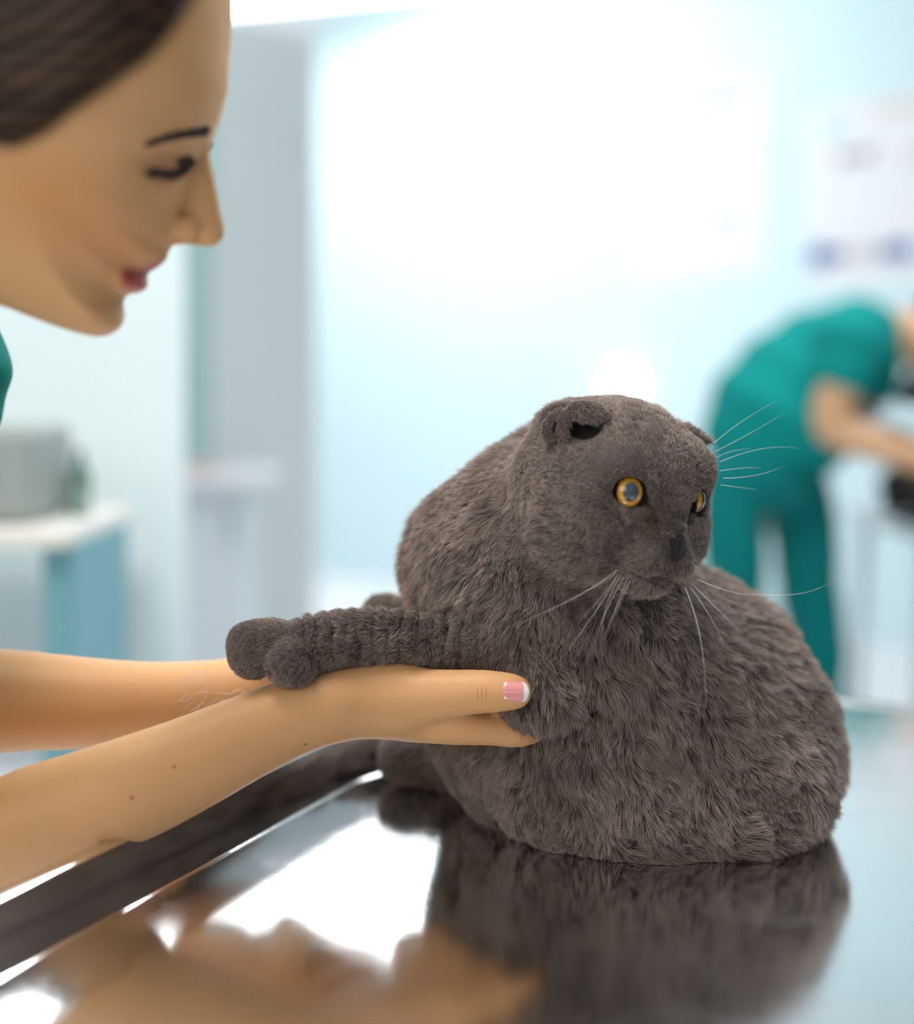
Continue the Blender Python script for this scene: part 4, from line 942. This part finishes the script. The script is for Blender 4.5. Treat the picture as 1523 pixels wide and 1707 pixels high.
mb = MB(); mb.box((-1.2, 7.95, ZC-0.012), (2.5, 1.7, 0.02), rz=-0.35); mb.build('frame', m_white, cl_)
mb = MB(); mb.box((-1.2, 7.95, ZC-0.028), (2.4, 1.6, 0.01), rz=-0.35); mb.build('diffuser', mat('lit_diffuser', (1, 1, 1), 0.5, emit=(0.98, 0.99, 1), es=4.5), cl_)
# small bright wall lamp behind the cat's head
lp = wall_at(1040, 648); lo_ = empty('wall_lamp', tuple(lp), label='small round glowing white lamp on the cyan wall above the cat\'s head', cat='lamp')
v_, q_ = nets(lambda Q: ell(Q, tuple(lp+Vector((wn_.x, wn_.y, 0))*0.05), (0.07, 0.07, 0.07)), np.array(lp)-0.2, np.array(lp)+0.2, 0.012)
link('globe', mesh_np('globe', v_, q_), mat('lamp_glass', (1, 1, 1), 0.4, emit=(1, 0.99, 0.97), es=6), lo_)
mb = MB(); p0 = lp; mb.tube([p0, p0+Vector((wn_.x, wn_.y, 0))*0.02], 0.05, 20); mb.build('mount', m_white, lo_)

# ------------------------------------------------------------------ left background: counter behind the partition, desk with equipment in front of it
YK = 4.6
cn_ = empty('counter', (X_(360, YK), YK, 0), label='white counter with grey cabinet front behind the partition edge', cat='counter')
zt = float(P(0, 800, YK)[2]); x0, x1 = X_(290, YK), X_(425, YK)
mb = MB(); mb.box(((x0+x1)/2, YK+0.25, zt), (x1-x0+0.06, 0.62, 0.035)); mb.build('worktop', mat('white_worktop', (0.88, 0.86, 0.88), 0.3), cn_, bevel=0.006)
mb = MB(); mb.box(((x0+x1)/2-0.02, YK+0.27, (zt-0.02)/2), (x1-x0-0.04, 0.52, zt-0.02)); cb = mb.build('cabinet', mat('pale_grey_laminate', (0.74, 0.77, 0.79), 0.5), cn_, bevel=0.004)
mb = MB(); mb.box((x1-0.08, YK+0.0, zt-0.15), (0.012, 0.02, 0.12)); mb.build('handle', m_steel2, cn_, bevel=0.003)
mb = MB(); mb.box((X_(330, YK), YK+0.1, zt+0.033), (0.10, 0.08, 0.03)); mb.build('medicine_box', mat('salmon_card', (0.82, 0.55, 0.50), 0.6), label='small salmon box lying on the white counter', cat='box', bevel=0.003)
YD = 2.05
dk = empty('desk', (X_(0, YD), YD, 0), label='pale desk at the left edge with a teal leg, below the grey equipment box', cat='desk')
zt = float(P(0, 893, YD)[2]); xr = X_(128, YD)
mb = MB(); mb.box((xr-0.5, YD+0.15, zt), (1.0, 0.40, 0.026)); mb.build('desktop', mat('cream_desktop', (0.78, 0.76, 0.72), 0.4), dk, bevel=0.005)
m_teal = mat('teal_laminate', (0.15, 0.36, 0.42), 0.5)
mb = MB(); mb.box((X_(102, YD), YD+0.15, (zt-0.013)/2), (R_(50, YD), 0.34, zt-0.013)); mb.build('side_panel', m_teal, dk, bevel=0.004)
mb = MB(); mb.box((X_(102, YD)-0.93, YD+0.15, (zt-0.013)/2), (R_(50, YD), 0.34, zt-0.013)); mb.build('side_panel', m_teal, dk, bevel=0.004)
mb = MB(); mb.box((X_(70, YD)-0.27, YD+0.19, 0.33), (0.52, 0.26, 0.60)); mb.build('drawer_unit', mat('white_laminate', (0.82, 0.83, 0.88), 0.5), label='white drawer unit standing under the pale desk', cat='cabinet', bevel=0.006)
eq = empty('equipment', (X_(-20, YD), YD, zt+0.013), label='grey boxy laboratory device standing on the desk at the left edge', cat='device')
ht = R_(165, YD)
mb = MB(); mb.box((X_(50, YD)-0.15, YD+0.13, zt+0.014+ht/2), (0.30, 0.22, ht)); mb.build('casing', mat('grey_plastic', (0.30, 0.34, 0.33), 0.5), eq, bevel=0.02)
mb = MB(); mb.box((X_(45, YD)-0.15, YD+0.014, zt+0.014+ht*0.55), (0.18, 0.008, ht*0.4)); mb.build('front_panel', mat('pale_grey_panel', (0.42, 0.45, 0.44), 0.4), eq)
mb = MB(); gx_ = X_(80, YD); mb.tube([(gx_, YD+0.17, zt+0.014), (gx_, YD+0.17, zt+0.014+R_(75, YD)), (gx_, YD+0.17, zt+0.014+R_(90, YD)), (gx_, YD+0.17, zt+0.014+R_(118, YD))], [R_(20, YD), R_(20, YD), R_(9, YD), R_(8, YD)], 20)
mb.build('bottle', mat('green_glass', (0.07, 0.16, 0.12), 0.25), label='dark green bottle standing beside the grey device on the desk', cat='bottle', smooth=True)
